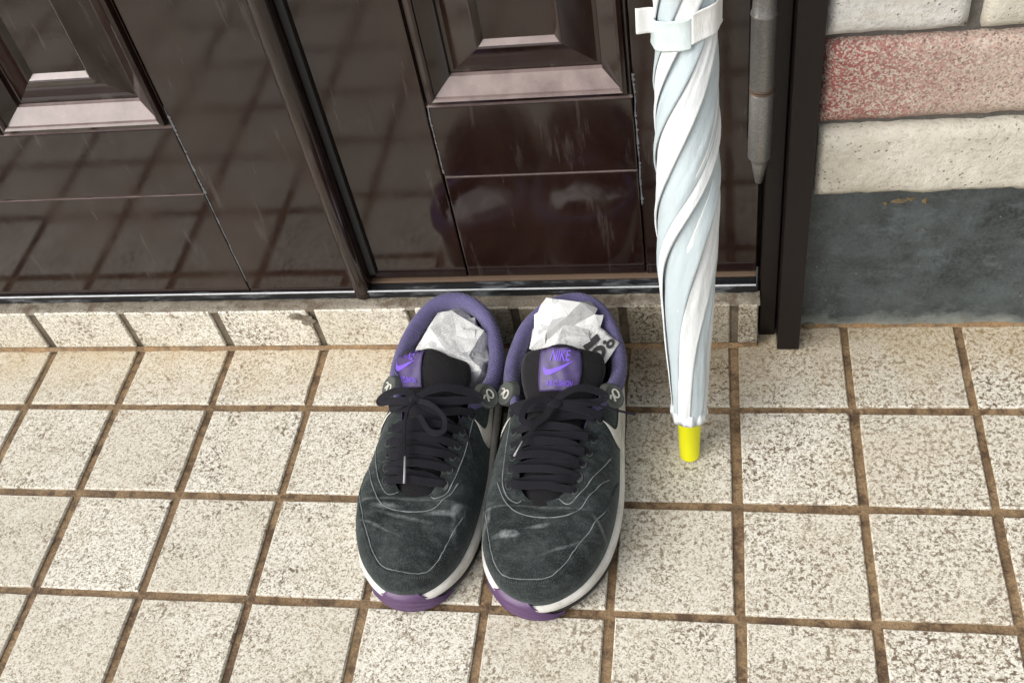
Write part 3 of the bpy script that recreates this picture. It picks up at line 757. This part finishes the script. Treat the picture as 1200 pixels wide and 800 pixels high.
    for i in range(i0, i1+1):
        q = (i-i0)/(i1-i0); p = OUTc[i]; a, b = OUTc[i-1], OUTc[(i+1) % N]
        tt = Vector((b.x-a.x, b.y-a.y, 0)).normalized(); nn = Vector((-tt.y, tt.x, 0))
        if nn.dot(Vector((p.x, p.y+.075, 0))) < 0: nn = -nn
        cap = smooth(min(q-.0, 1.0-q)*2.15); hgt = .0030+.0245*cap; row = []
        for k in range(19):
            w = k/18; z = .0055+hgt*w
            off = .0018+.0026*math.sin(math.pi*min(1, .30+.55*w)) + .00045*math.cos(w*46)
            off -= .0062*smooth((z-.0245)/.0060)
            off *= .55+.45*smooth(min(q, 1-q)*8)
            row.append(X((p.x+nn.x*off, p.y+nn.y*off, z)))
        P.append(row); edge.append(row[-1])
    tb = recalc(grid_obj('toe_bumper', P, MAT['toe_rubber'], root))
    md = tb.modifiers.new('thickness', 'SOLIDIFY'); md.thickness = .002; md.offset = -1
    if bow.get('worn_toe'): tube('worn_edge', [e+Vector((0, .0012, .0006)) for e in edge[int(len(edge)*.36):-int(len(edge)*.36)]], .0013, MAT['toe_worn'], tb, n=8)
    # --- collar: padded knit roll round the ankle, from lateral front to medial front
    idx = [i % N for i in range(int(18.3*NS), int(18.3*NS)+int(11.4*NS)+1)]
    pts, rr, ups = [], [], []
    for k, i in enumerate(idx):
        q = k/(len(idx)-1); r = RIMc[i]; o = OUTc[i]
        pts.append(X(r+Vector((0, 0, -.0030+.0012*noise.noise(Vector((r.x*40, r.y*40, seed)))))))
        rr.append(.0072*(1+.10*noise.noise(Vector((q*9, seed, 0))))*(.50+.50*smooth(min(q, 1-q)*9))); ups.append(Vector((0, 0, 1)))
    collar = tube('collar', pts, rr, MAT['purple'], root, n=16, flat=1.5, up=ups)
    # --- knit panel on the outside below the collar
    P = []
    for i in idx[22:-22]:
        P.append([X(rib(OUTc[i], RIMc[i], h, 0)*1.0) + X(Vector((RIMc[i].x, RIMc[i].y-.0, 0)).normalized()*.0016) for h in (.62, .72, .82, .92, 1.0)])
    grid_obj('ankle_panel', P, MAT['purple'], root, thick=.001)
    # --- lining: inside wall and insole
    P = []
    for i in [k % N for k in range(int(17.5*NS), int(17.5*NS)+int(13.2*NS)+1)]:
        r, o = RIMc[i], OUTc[i]; b = Vector((o.x*.80, -.02+(o.y+.02)*.86, .030))
        P.append([X(r.lerp(b, w)+Vector((-r.x, -(r.y+.0), 0)).normalized()*.004*math.sin(math.pi*w)) for w in (0, .1, .25, .45, .7, 1)])
    grid_obj('lining', P, MAT['lining'], root, thick=.0012)
    ins = [X((p.x*.84, -.03+(p.y+.03)*.88, .030)) for p in OUTc]
    mesh_obj('insole', ins, [tuple(range(len(ins)))], MAT['lining'], root, smooth=False)
    # --- tongue
    path = catmull([(-.004, -.150, .0575), (-.004, -.125, .0645), (-.003, -.098, .0715), (-.002, -.075, .0765), (0, -.058, .0805), (.001, -.045, .0865), (.002, -.031, .0960), (.002, -.019, .1045), (.002, -.0145, .1065)], 8)
    nT = len(path)
    def tong(u, s):          # u -1..1 across, s 0..1 along
        k = s*(nT-1); i = min(nT-2, int(k)); c = path[i].lerp(path[i+1], k-i)
        w = .021+.005*s+.0135*smooth((s-.42)/.4)
        if s > .62: w *= math.sqrt(max(0.05, 1-((s-.62)/.385)**2*.86))
        lean = tongue_dx*smooth((s-.25)/.7); an = tongue_roll*smooth((s-.35)/.6)
        x = u*w; sag = -.013*u*u*(.5+.9*s)
        t = (path[i+1]-path[i]).normalized(); nrm = Vector((0, -t.z, t.y)); nrm = nrm if nrm.z > 0 else -nrm
        p = c+nrm*sag+Vector((x*math.cos(an)+lean, -abs(0)+x*math.sin(an)*.55, 0))
        return X((p.x, p.y, p.z-drop*smooth((s-.45)/.5)))
    P = [[tong(-1+2*j/20, i/50) for j in range(21)] for i in range(51)]
    tg = grid_obj('tongue', P, MAT['tongue'], root); md = tg.modifiers.new('thickness', 'SOLIDIFY'); md.thickness = .005; md.offset = 0
    ed = [tong(-1, s/40) for s in range(16, 41)]+[tong(-1+2*j/24, 1) for j in range(1, 24)]+[tong(1, s/40) for s in range(40, 15, -1)]
    tube('piping', ed, .0024, MAT['tongue_piping'], tg, n=10)
    def tsurf(u, s, off):
        e = .01; a = tong(u-e, s); b = tong(u+e, s); c = tong(u, s-e); d = tong(u, s+e)
        n = (b-a).cross(d-c).normalized()
        if n.y > 0: n = -n
        return tong(u, s)+n*off
    # woven label on the tongue, lettering stitched on it
    lu0, lu1, ls0, ls1 = label_u-.50, label_u+.50, .600, .930
    LU = lambda a: lu0+(lu1-lu0)*a
    P = [[tsurf(LU(i/16), ls0+(ls1-ls0)*j/14, .0036+.0004*math.sin(i*1.1+j*.7)) for j in range(15)] for i in range(17)]
    lb = grid_obj('woven_label', P, MAT['label'], tg, thick=.0008)
    def on_label(a, b, off): return tsurf(LU(a if sgn > 0 else 1-a), ls0+(ls1-ls0)*b, off)
    def stitched(name, polys_v, polys_f):
        return mesh_obj(name, [on_label(x, y, .0046) for x, y in polys_v], polys_f, MAT['print'], lb, smooth=False)
    def text(body, cx, cy, w, h, shear, bold):
        cu = bpy.data.curves.new('t', 'FONT'); cu.body = body; cu.size = 1; cu.shear = shear; cu.offset = bold; cu.resolution_u = 3
        ob = bpy.data.objects.new('t', cu); COL.objects.link(ob); bpy.context.view_layer.update()
        me = bpy.data.meshes.new_from_object(ob.evaluated_get(bpy.context.evaluated_depsgraph_get()))
        vs = [v.co for v in me.vertices]; x0 = min(v.x for v in vs); x1 = max(v.x for v in vs); y0 = min(v.y for v in vs); y1 = max(v.y for v in vs)
        out = [(cx+((v.x-x0)/(x1-x0)-.5)*w, cy+((v.y-y0)/(y1-y0)-.5)*h) for v in vs]; fs = [tuple(p.vertices) for p in me.polygons]
        bpy.data.objects.remove(ob); bpy.data.curves.remove(cu); bpy.data.meshes.remove(me)
        return out, fs
    stitched('lettering', *text('NIKE', .52, .74, .50, .26, .35, .012))
    stitched('lettering', *text('AIR CUSHION', .52, .17, .62, .12, .0, .012))
    top = catmull([(.18,.50,0),(.155,.42,0),(.22,.365,0),(.36,.385,0),(.58,.46,0),(.82,.555,0)], 6); bot = catmull([(.18,.50,0),(.125,.38,0),(.17,.27,0),(.30,.27,0),(.55,.375,0),(.82,.555,0)], 6)
    vs = [(p.x, p.y) for p in top]+[(p.x, p.y) for p in bot]; n_ = len(top)
    stitched('tick_mark', [(x, y+.07) for x, y in vs], [(i, i+1, n_+i+1, n_+i) for i in range(n_-1)])
    # --- laces: flat straps between the eyelets
    EY = [(-.031,.022,-.1342,-.1366,.0690),(-.0315,.0246,-.1198,-.1249,.0728),(-.0312,.0262,-.1075,-.1120,.0760),(-.0325,.0300,-.0960,-.1000,.0785),(-.0336,.0323,-.0822,-.0861,.0808),(-.0375,.0361,-.0640,-.0660,.0825)]
    def strap(name, pts, w, th, parent, ups=None, m=None, n=12):
        pl = catmull(pts, n); N_ = len(pl); vs, fs = [], []
        for i, p in enumerate(pl):
            a = pl[max(0, i-1)]; b = pl[min(N_-1, i+1)]; t = (b-a).normalized()
            up = ups(p, i/(N_-1)) if ups else Vector((0, -.55, .83))
            s = t.cross(up)
            if s.length < 1e-5: s = Vector((0, 1, 0))
            s.normalize(); nn = s.cross(t)
            ww = w*(1+.14*noise.noise(Vector((p.x*90, p.y*90, seed+p.z*40))))
            for (c_, d_) in ((-.5,-.2),(-.42,-.5),(.42,-.5),(.5,-.2),(.5,.2),(.44,.5),(0,.46),(-.44,.5),(-.5,.2)):
                vs.append(p+s*(c_*ww)+nn*(d_*th))
        for i in range(N_-1):
            for k in range(9): k2 = (k+1) % 9; fs.append((i*9+k, i*9+k2, (i+1)*9+k2, (i+1)*9+k))
        fs.append(tuple(range(9))); fs.append(tuple((N_-1)*9+k for k in range(9)))
        o = recalc(mesh_obj(name, [X(v) for v in vs], fs, m or MAT['lace'], parent))
        for e_ in o.data.edges:      # crisp ribbon edges
            a_, b_ = e_.vertices
            if a_ % 9 == b_ % 9 and a_ % 9 not in (6,): e_.use_edge_sharp = True
        return o
    r_ = random.Random(seed)
    for k, (xa, xb, ya, yb, z) in enumerate(EY):
        j = r_.uniform(-.0008, .0008); q = .0021
        ea = proj(xa, ya, .0); eb = proj(xb, yb, .0)
        za = ea.z if ea else z-.006; zb_ = eb.z if eb else z-.006
        pts = [(xa-.0035, ya, za-.002), (xa+.002, ya, za+q), (xa*.55, ya*.75+yb*.25+j, z+.0018), (0, (ya+yb)/2+j, z+.0042), (xb*.55, ya*.25+yb*.75+j, z+.0018), (xb-.002, yb, zb_+q), (xb+.0035, yb, zb_-.002)]
        strap('lace', pts, .0068, .0013, root)
        if k < 5:   # the run that crosses underneath to the next eyelet
            xa2, xb2, ya2, yb2, z2 = EY[k+1]
            pts = [(xa*.95, ya+.001, za), (xa*.5, ya+.005, z+.0005), (0, (ya+yb2)/2, (z+z2)/2+.0012), (xb2*.5, yb2-.004, z2), (xb2*.95, yb2-.002, z2-.004)]
            strap('lace', pts, .0070, .0012, root)
    for (xa, xb, ya, yb, z) in EY:      # punched eyelets
        for x, y in ((xa-.0015, ya), (xb+.0015, yb)):
            p = proj(x, y, .0004)
            if p: 
                vs = [p]+[ (proj(x+.0026*math.cos(a), y+.0034*math.sin(a), .0004) or p) for a in [2*math.pi*i/12 for i in range(12)]]
                mesh_obj('eyelet', vs, [(0, i, i % 12+1) for i in range(1, 13)], MAT['black'], upper)
                tube('eyelet_rim', [v_+Vector((0, 0, .0002)) for v_ in vs[1:]], .00045, MAT['eyelet'], upper, n=5, closed=True)
    # --- bow
    up = lambda p, q: Vector((.15*math.sin(q*6), -.62, .78))
    for nm, pts, w in bow['straps']:
        strap(nm, pts, w*.80, .0013, root, ups=up)
    if bow.get('aglet'): tube('aglet', [X(p) for p in bow['aglet']], .0010, MAT['aglet'], root, n=8)
    kx, ky, kz = bow['knot']
    vs, fs = [], []
    kn = bmesh.new(); bmesh.ops.create_icosphere(kn, subdivisions=3, radius=1)
    for v in kn.verts:
        n_ = .18*noise.noise(v.co*2.2+Vector((seed, 0, 0))); v.co = X((kx+v.co.x*.0066*(1+n_), ky+v.co.y*.0050*(1+n_), kz+v.co.z*.0036*(1+n_)))
    me = bpy.data.meshes.new('lace_knot'); kn.to_mesh(me); kn.free(); me.materials.append(MAT['lace']); me.polygons.foreach_set('use_smooth', [True]*len(me.polygons)); link(bpy.data.objects.new('lace_knot', me), root)
    # --- side tick marks and badges on both flanks
    def side(sx, y, z, off):
        h = bvh.ray_cast(Vector((sx*sgn*.2, y, z)), Vector((-sx*sgn, 0, 0)))
        if h[0] is None: return X((sx*.05, y, z))
        n = h[1]; n = n if n.x*sx*sgn > 0 else -n
        return h[0]+n*off
    for sx in (1, -1):
        up_ = catmull([(-.0660,.0690,0),(-.0665,.0580,0),(-.0580,.0535,0),(-.0430,.0555,0),(-.0150,.0605,0),(.030,.0690,0)], 6)
        lo_ = catmull([(-.0660,.0690,0),(-.0770,.0540,0),(-.0740,.0390,0),(-.0580,.0370,0),(-.0220,.0500,0),(.030,.0690,0)], 6)
        vs = [side(sx, p.x, p.y, .0011) for p in up_]+[side(sx, (a.x+b.x)/2, (a.y+b.y)/2, .0017) for a, b in zip(up_, lo_)]+[side(sx, p.x, p.y, .0011) for p in lo_]; n_ = len(up_)
        fs = [(i, i+1, n_+i+1, n_+i) for i in range(n_-1)]+[(n_+i, n_+i+1, 2*n_+i+1, 2*n_+i) for i in range(n_-1)]
        recalc(mesh_obj('side_tick', vs, fs, MAT['tick'], upper))
        # oval badge at the top eyelet
        bx, by, bz = sx*.0500, -.0370, .0715
        nrm = Vector((sx*sgn*.62, -.42, .66)).normalized(); e1 = nrm.cross(Vector((0, 0, 1))).normalized(); e2 = e1.cross(nrm); e2 = e2 if e2.z > 0 else -e2
        b2 = BVHTree.FromPolygons([v.co.copy() for v in collar.data.vertices], [tuple(q.vertices) for q in collar.data.polygons])
        aim = Vector((bx*sgn*.93, by-.004, bz+.001)); best = None
        for bb in (bvh, b2):
            h_ = bb.ray_cast(aim+nrm*.06, -nrm)
            if h_[0] is not None and (best is None or (h_[0]-aim).dot(nrm) > (best-aim).dot(nrm)): best = h_[0]
        c = (best or aim)-nrm*.0006
        vs = [c+nrm*.0026]; 
        for rr_, hh in ((.55, .0026), (.74, .0027), (.80, .0034), (.90, .0034), (1.0, .0016), (1.06, -.005)):
            for k in range(24):
                a = 2*math.pi*k/24; vs.append(c+e1*(.0092*rr_*math.cos(a))+e2*(.0120*rr_*math.sin(a))+nrm*hh)
        fs = [(0, k+1, (k+1) % 24+1) for k in range(24)]
        for q in range(5):
            for k in range(24): k2 = (k+1) % 24; fs.append((1+q*24+k, 1+q*24+k2, 1+q*24+24+k2, 1+q*24+24+k))
        bd = recalc(mesh_obj('badge', vs, fs, MAT['badge'], upper))
        # pale hooked mark on the badge
        hk_ = [(-.0045,.0012),(-.0020,.0022),(-.0022,-.0015),(-.0035,-.0045)]
        e1s = e1 if e1.x > 0 else -e1
        tube('badge_mark', [c+nrm*.0031+e1s*x+e2*y for x, y in [(-.0052,.0005),(-.0030,.0026),(-.0012,.0020),(-.0016,-.0012),(-.0024,-.0042)]], .0009, MAT['tick'], bd, n=6)
        tube('badge_mark', [c+nrm*.0031+e1s*(.0022+.0026*math.cos(a))+e2*(.0006+.0042*math.sin(a)) for a in [2*math.pi*i/14+.3 for i in range(14)]], .0009, MAT['tick'], bd, n=6, closed=True)
    return root

BOW_R = dict(knot=(.001, -.066, .0925), scuffs=[(.0, -.150, .0, .045, .0018, .5), (.02, -.183, .4, .030, .0016, .35), (-.050, -.165, 1.3, .02, .0025, .5), (-.030, -.176, .05, .013, .0042, 1.0), (-.006, -.168, .25, .014, .0026, .8), (.044, -.160, -.9, .012, .0020, .5), (-.040, -.152, .1, .022, .0016, .45), (-.01, -.19, .3, .03, .010, .04)],
  straps=[('lace_loop', [(.001,-.066,.093),(-.011,-.066,.098),(-.022,-.073,.098),(-.025,-.084,.093),(-.016,-.088,.0915),(-.006,-.080,.092),(0,-.068,.093)], .0072),
          ('lace_loop', [(0,-.066,.093),(.012,-.058,.099),(.026,-.053,.098),(.042,-.053,.089),(.036,-.059,.087),(.018,-.064,.091),(0,-.067,.093)], .0076),
          ('lace', [(-.041,-.060,.074),(-.030,-.061,.083),(-.014,-.063,.0895),(0,-.066,.0915)], .0088),
          ('lace', [(.040,-.066,.076),(.028,-.067,.084),(.014,-.067,.0895),(0,-.066,.0915)], .0088),
          ('lace_end', [(0,-.067,.092),(.020,-.064,.092),(.042,-.062,.084),(.056,-.061,.077),(.068,-.061,.073)], .0026),
          ('lace_end', [(-.003,-.070,.093),(-.012,-.088,.091),(-.022,-.100,.087),(-.028,-.112,.083)], .0032)],
  aglet=[(-.0230,-.102,.0862),(-.0290,-.1145,.0820)])
BOW_L = dict(knot=(.010, -.066, .0925), worn_toe=True, scuffs=[(.0, -.150, .05, .040, .0020, .6), (-.02, -.176, -.3, .026, .0016, .4), (.044, -.165, 1.8, .02, .003, .5), (.002, -.166, 3.02, .028, .0026, .75), (-.018, -.158, .05, .014, .0028, .6), (.030, -.158, .2, .018, .0030, .7), (-.030, -.153, .1, .020, .0020, .6), (.045, -.150, .8, .008, .0030, .6), (0, -.20, .1, .03, .010, .04)],
  straps=[('lace_loop', [(.010,-.066,.093),(.020,-.062,.097),(.034,-.061,.093),(.047,-.062,.084),(.050,-.064,.079),(.038,-.066,.085),(.022,-.068,.091),(.010,-.067,.093)], .0080),
          ('lace_loop', [(.010,-.066,.093),(-.002,-.060,.098),(-.018,-.055,.098),(-.038,-.052,.090),(-.046,-.054,.084),(-.030,-.060,.088),(-.008,-.065,.091),(.010,-.067,.093)], .0088),
          ('lace', [(-.041,-.062,.075),(-.030,-.068,.083),(-.012,-.074,.088),(.010,-.068,.092)], .0080),
          ('lace', [(.040,-.067,.076),(.028,-.068,.084),(.020,-.067,.089),(.010,-.066,.0915)], .0088),
          ('lace_loop', [(.008,-.068,.093),(-.008,-.074,.097),(-.022,-.083,.093),(-.024,-.094,.089),(-.012,-.096,.088),(.002,-.082,.091)], .0060),
          ('lace_end', [(.010,-.068,.094),(.013,-.081,.095),(.012,-.098,.091),(.008,-.115,.086),(.0045,-.123,.083)], .0046),
          ('lace_end', [(-.028,-.068,.080),(-.042,-.088,.068),(-.050,-.106,.052),(-.056,-.115,.033)], .0024)],
  aglet=[(.0055,-.121,.0838),(.0030,-.135,.0780),(.0020,-.142,.0750)])
make_shoe('worn dark green suede shoe standing next to the umbrella, tongue label facing up', (.0580, .001, 0), R(-1.5), 1, 0, 0, 0, 0.0, BOW_R, 3, 0.0, 1.0, (9.75, 13.35))
make_shoe('worn dark green suede shoe, tongue slipped sideways, one lace end hanging down', (-.0495, .004, 0), R(-6.0), -1, 0, .007, .24, .70, BOW_L, 8, .010, .955, (10.4, 14.0))

# ------------------------------------------------------------------ crumpled newspaper
def m_paper(name, lines, big):
    t = NT(name); p = t.obj()
    c = t.mix(t.noise(p, 60, 4), (.58, .58, .565), (.70, .70, .69))
    # columns of small grey print
    q = t.mapv(p, (1, 1, 1), (.3, .5, .6)); s = t.sep(q)
    ln = t.math('SINE', t.math('MULTIPLY', s[1], 3600.0)); wd = t.noise(t.mapv(q, (900, 200, 200)), 1.0, 2)
    pr = t.math('MULTIPLY', t.ramp(ln, (.55, 0), (.8, 1)), t.ramp(wd, (.42, 0), (.5, 1)))
    blk = t.ramp(t.noise(q, 34, 1), (.48, 0), (.50, 1))
    c = t.mix(t.math('MULTIPLY', t.math('MULTIPLY', pr, blk), lines), c, (.22, .22, .23))
    c = t.mix(t.math('MULTIPLY', t.ramp(t.noise(p, 48, 2), (.61, 0), (.625, 1)), big), c, (.30, .30, .31))
    return t.bsdf(c, .8, Normal=t.bump(t.noise(p, 180, 4, .65), .0014, .5))
MAT['paper'] = m_paper('newsprint_paper', .85, .55); MAT['ink'] = m_simple('black_printing_ink', (.035, .035, .035), .7, vs=200, var=.6); MAT['paper_g'] = m_simple('grey_tint_newsprint', (.40, .40, .395), .8, 200, .001)
def crumple(name, parent, c, rad, seed, rotz=0.0, jr=.20, jt=.20):
    """faceted wad: big flat planes with sharp creases, finely dented"""
    r_ = random.Random(seed); bm = bmesh.new()
    for part in range(2):
        b2 = bmesh.new(); bmesh.ops.create_icosphere(b2, subdivisions=2, radius=1)
        q = Quaternion((r_.uniform(-1, 1), r_.uniform(-1, 1), r_.uniform(-1, 1), r_.uniform(-1, 1))).normalized()
        for v in b2.verts:
            d = q @ (v.co+Vector((r_.uniform(-jt, jt), r_.uniform(-jt, jt), r_.uniform(-jt, jt)))).normalized()
            v.co = d*(1+r_.uniform(-jr, jr))*(1.0 if part == 0 else .96)
        bmesh.ops.subdivide_edges(b2, edges=b2.edges[:], cuts=4, use_grid_fill=True)
        for v in b2.verts:
            p_ = v.co; v.co = Vector((p_.x*rad[0], p_.y*rad[1], p_.z*rad[2]))
            v.co += Vector((noise.noise(v.co*150), noise.noise(v.co*150+Vector((9, 0, 0))), noise.noise(v.co*150+Vector((0, 9, 0)))))*.0009
        me = bpy.data.meshes.new('x'); b2.to_mesh(me); b2.free(); bm.from_mesh(me); bpy.data.meshes.remove(me)
    me = bpy.data.meshes.new(name); bm.to_mesh(me); bm.free(); me.materials.append(MAT['paper'])
    o = link(bpy.data.objects.new(name, me), parent); o.location = c; o.rotation_euler = (0, 0, rotz); return o
n1 = crumple('crumpled_newspaper', None, (-.0465, .016, .0650), (.0350, .042, .031), 12, .4)
tag(n1, 'ball of crumpled newspaper stuffed low inside the shoe with hanging lace end', 'newspaper', 'newspaper stuffed into the shoes')
n2 = empty('crumpled_newspaper', (.0580, .022, .064)); tag(n2, 'crumpled newspaper with folded flap stuffed into the shoe beside the umbrella, overflowing its heel', 'newspaper', 'newspaper stuffed into the shoes')
crumple('wad', n2, (.003, -.002, .004), (.0370, .039, .030), 23, 1.2)
FL = {'v': [[0.027, 0.0013, 0.086], [0.0297, 0.0231, 0.088], [0.0291, 0.0366, 0.094], [0.0333, 0.0342, 0.1], [0.0403, 0.0474, 0.104], [0.0509, 0.0414, 0.109], [0.0727, 0.0386, 0.107], [0.0876, 0.0375, 0.1], [0.0857, 0.0302, 0.1], [0.062, 0.0238, 0.104], [0.0483, 0.0246, 0.1], [0.0428, 0.0117, 0.096], [0.0432, 0.0078, 0.09], [0.0937, 0.0327, 0.096], [0.0901, 0.0206, 0.09], [0.0804, 0.0143, 0.088], [0.0579, 0.003, 0.086], [0.0407, 0.0019, 0.084], [0.0789, 0.0479, 0.098]], 'light': [(2, 3, 4, 5, 6, 9, 10), (0, 1, 2, 10, 11, 17), (12, 8, 13, 14, 15, 16, 17)], 'grey': [(11, 10, 9, 6, 7, 8, 12), (6, 18, 7)], 'scrap': [[0.071, -0.0038, 0.088], [0.0911, -0.0208, 0.08], [0.1079, 0.0094, 0.084], [0.0894, 0.0229, 0.092]]}
vs = [Vector(v)-n2.location for v in FL['v']]
def facet(name, loops, m):
    """folded sheet: each facet subdivided and slightly dented, creases stay sharp"""
    bm = bmesh.new(); vm = {}
    for lp in loops:
        for k in lp:
            if k not in vm: vm[k] = bm.verts.new(vs[k])
        bm.faces.new([vm[k] for k in lp])
    bmesh.ops.triangulate(bm, faces=bm.faces[:]); bmesh.ops.subdivide_edges(bm, edges=bm.edges[:], cuts=5, use_grid_fill=True)
    for v in bm.verts:
        n = noise.noise(v.co*120); v.co += Vector((noise.noise(v.co*95+Vector((3, 0, 0))), noise.noise(v.co*95), n))*.0010
    me = bpy.data.meshes.new(name); bm.to_mesh(me); bm.free(); me.materials.append(m)
    o = link(bpy.data.objects.new(name, me), n2); md = o.modifiers.new('thickness', 'SOLIDIFY'); md.thickness = .0003; return o
facet('folded_flap', FL['light'], MAT['paper']); facet('grey_fold', FL['grey'], MAT['paper_g'])
# printed masthead scrap beside the flap
sc = [Vector(v)-n2.location for v in FL['scrap']]
def scrap(u, w): return (sc[0].lerp(sc[1], u)).lerp(sc[3].lerp(sc[2], u), w)
nn = (sc[1]-sc[0]).cross(sc[3]-sc[0]).normalized(); nn = nn if nn.z > 0 else -nn
P = [[scrap(i/10, j/10)+nn*(.0012*noise.noise(Vector((i*.5, j*.5, 1)))) for j in range(11)] for i in range(11)]
sp = grid_obj('printed_scrap', P, MAT['paper'], n2, thick=.0003)
def ink(name, pts): return mesh_obj(name, [scrap(u, w)+nn*.0016 for u, w in pts], [tuple(range(len(pts)))], MAT['ink'], sp, smooth=False)
def ink_ring(cu, cw, r0, r1, n=20):
    vs_, fs_ = [], []
    for k in range(n):
        a = 2*math.pi*k/n; vs_ += [scrap(cu+r0*math.cos(a), cw+r0*1.1*math.sin(a))+nn*.0016, scrap(cu+r1*math.cos(a), cw+r1*1.1*math.sin(a))+nn*.0016]
    for k in range(n): k2 = (k+1) % n; fs_.append((2*k, 2*k+1, 2*k2+1, 2*k2))
    mesh_obj('printed_letter', vs_, fs_, MAT['ink'], sp, smooth=False)
ink_ring(.62, .36, .105, .235); ink_ring(.75, .80, .05, .14)
ink('printed_bar', [(.04, .22), (.26, .18), (.36, .70), (.14, .78)])
ink('printed_dot', [(.55+.07*math.cos(a), .72+.06*math.sin(a)) for a in [2*math.pi*i/10 for i in range(10)]]); ink('printed_dot', [(.90+.07*math.cos(a), .22+.10*math.sin(a)) for a in [2*math.pi*i/10 for i in range(10)]])
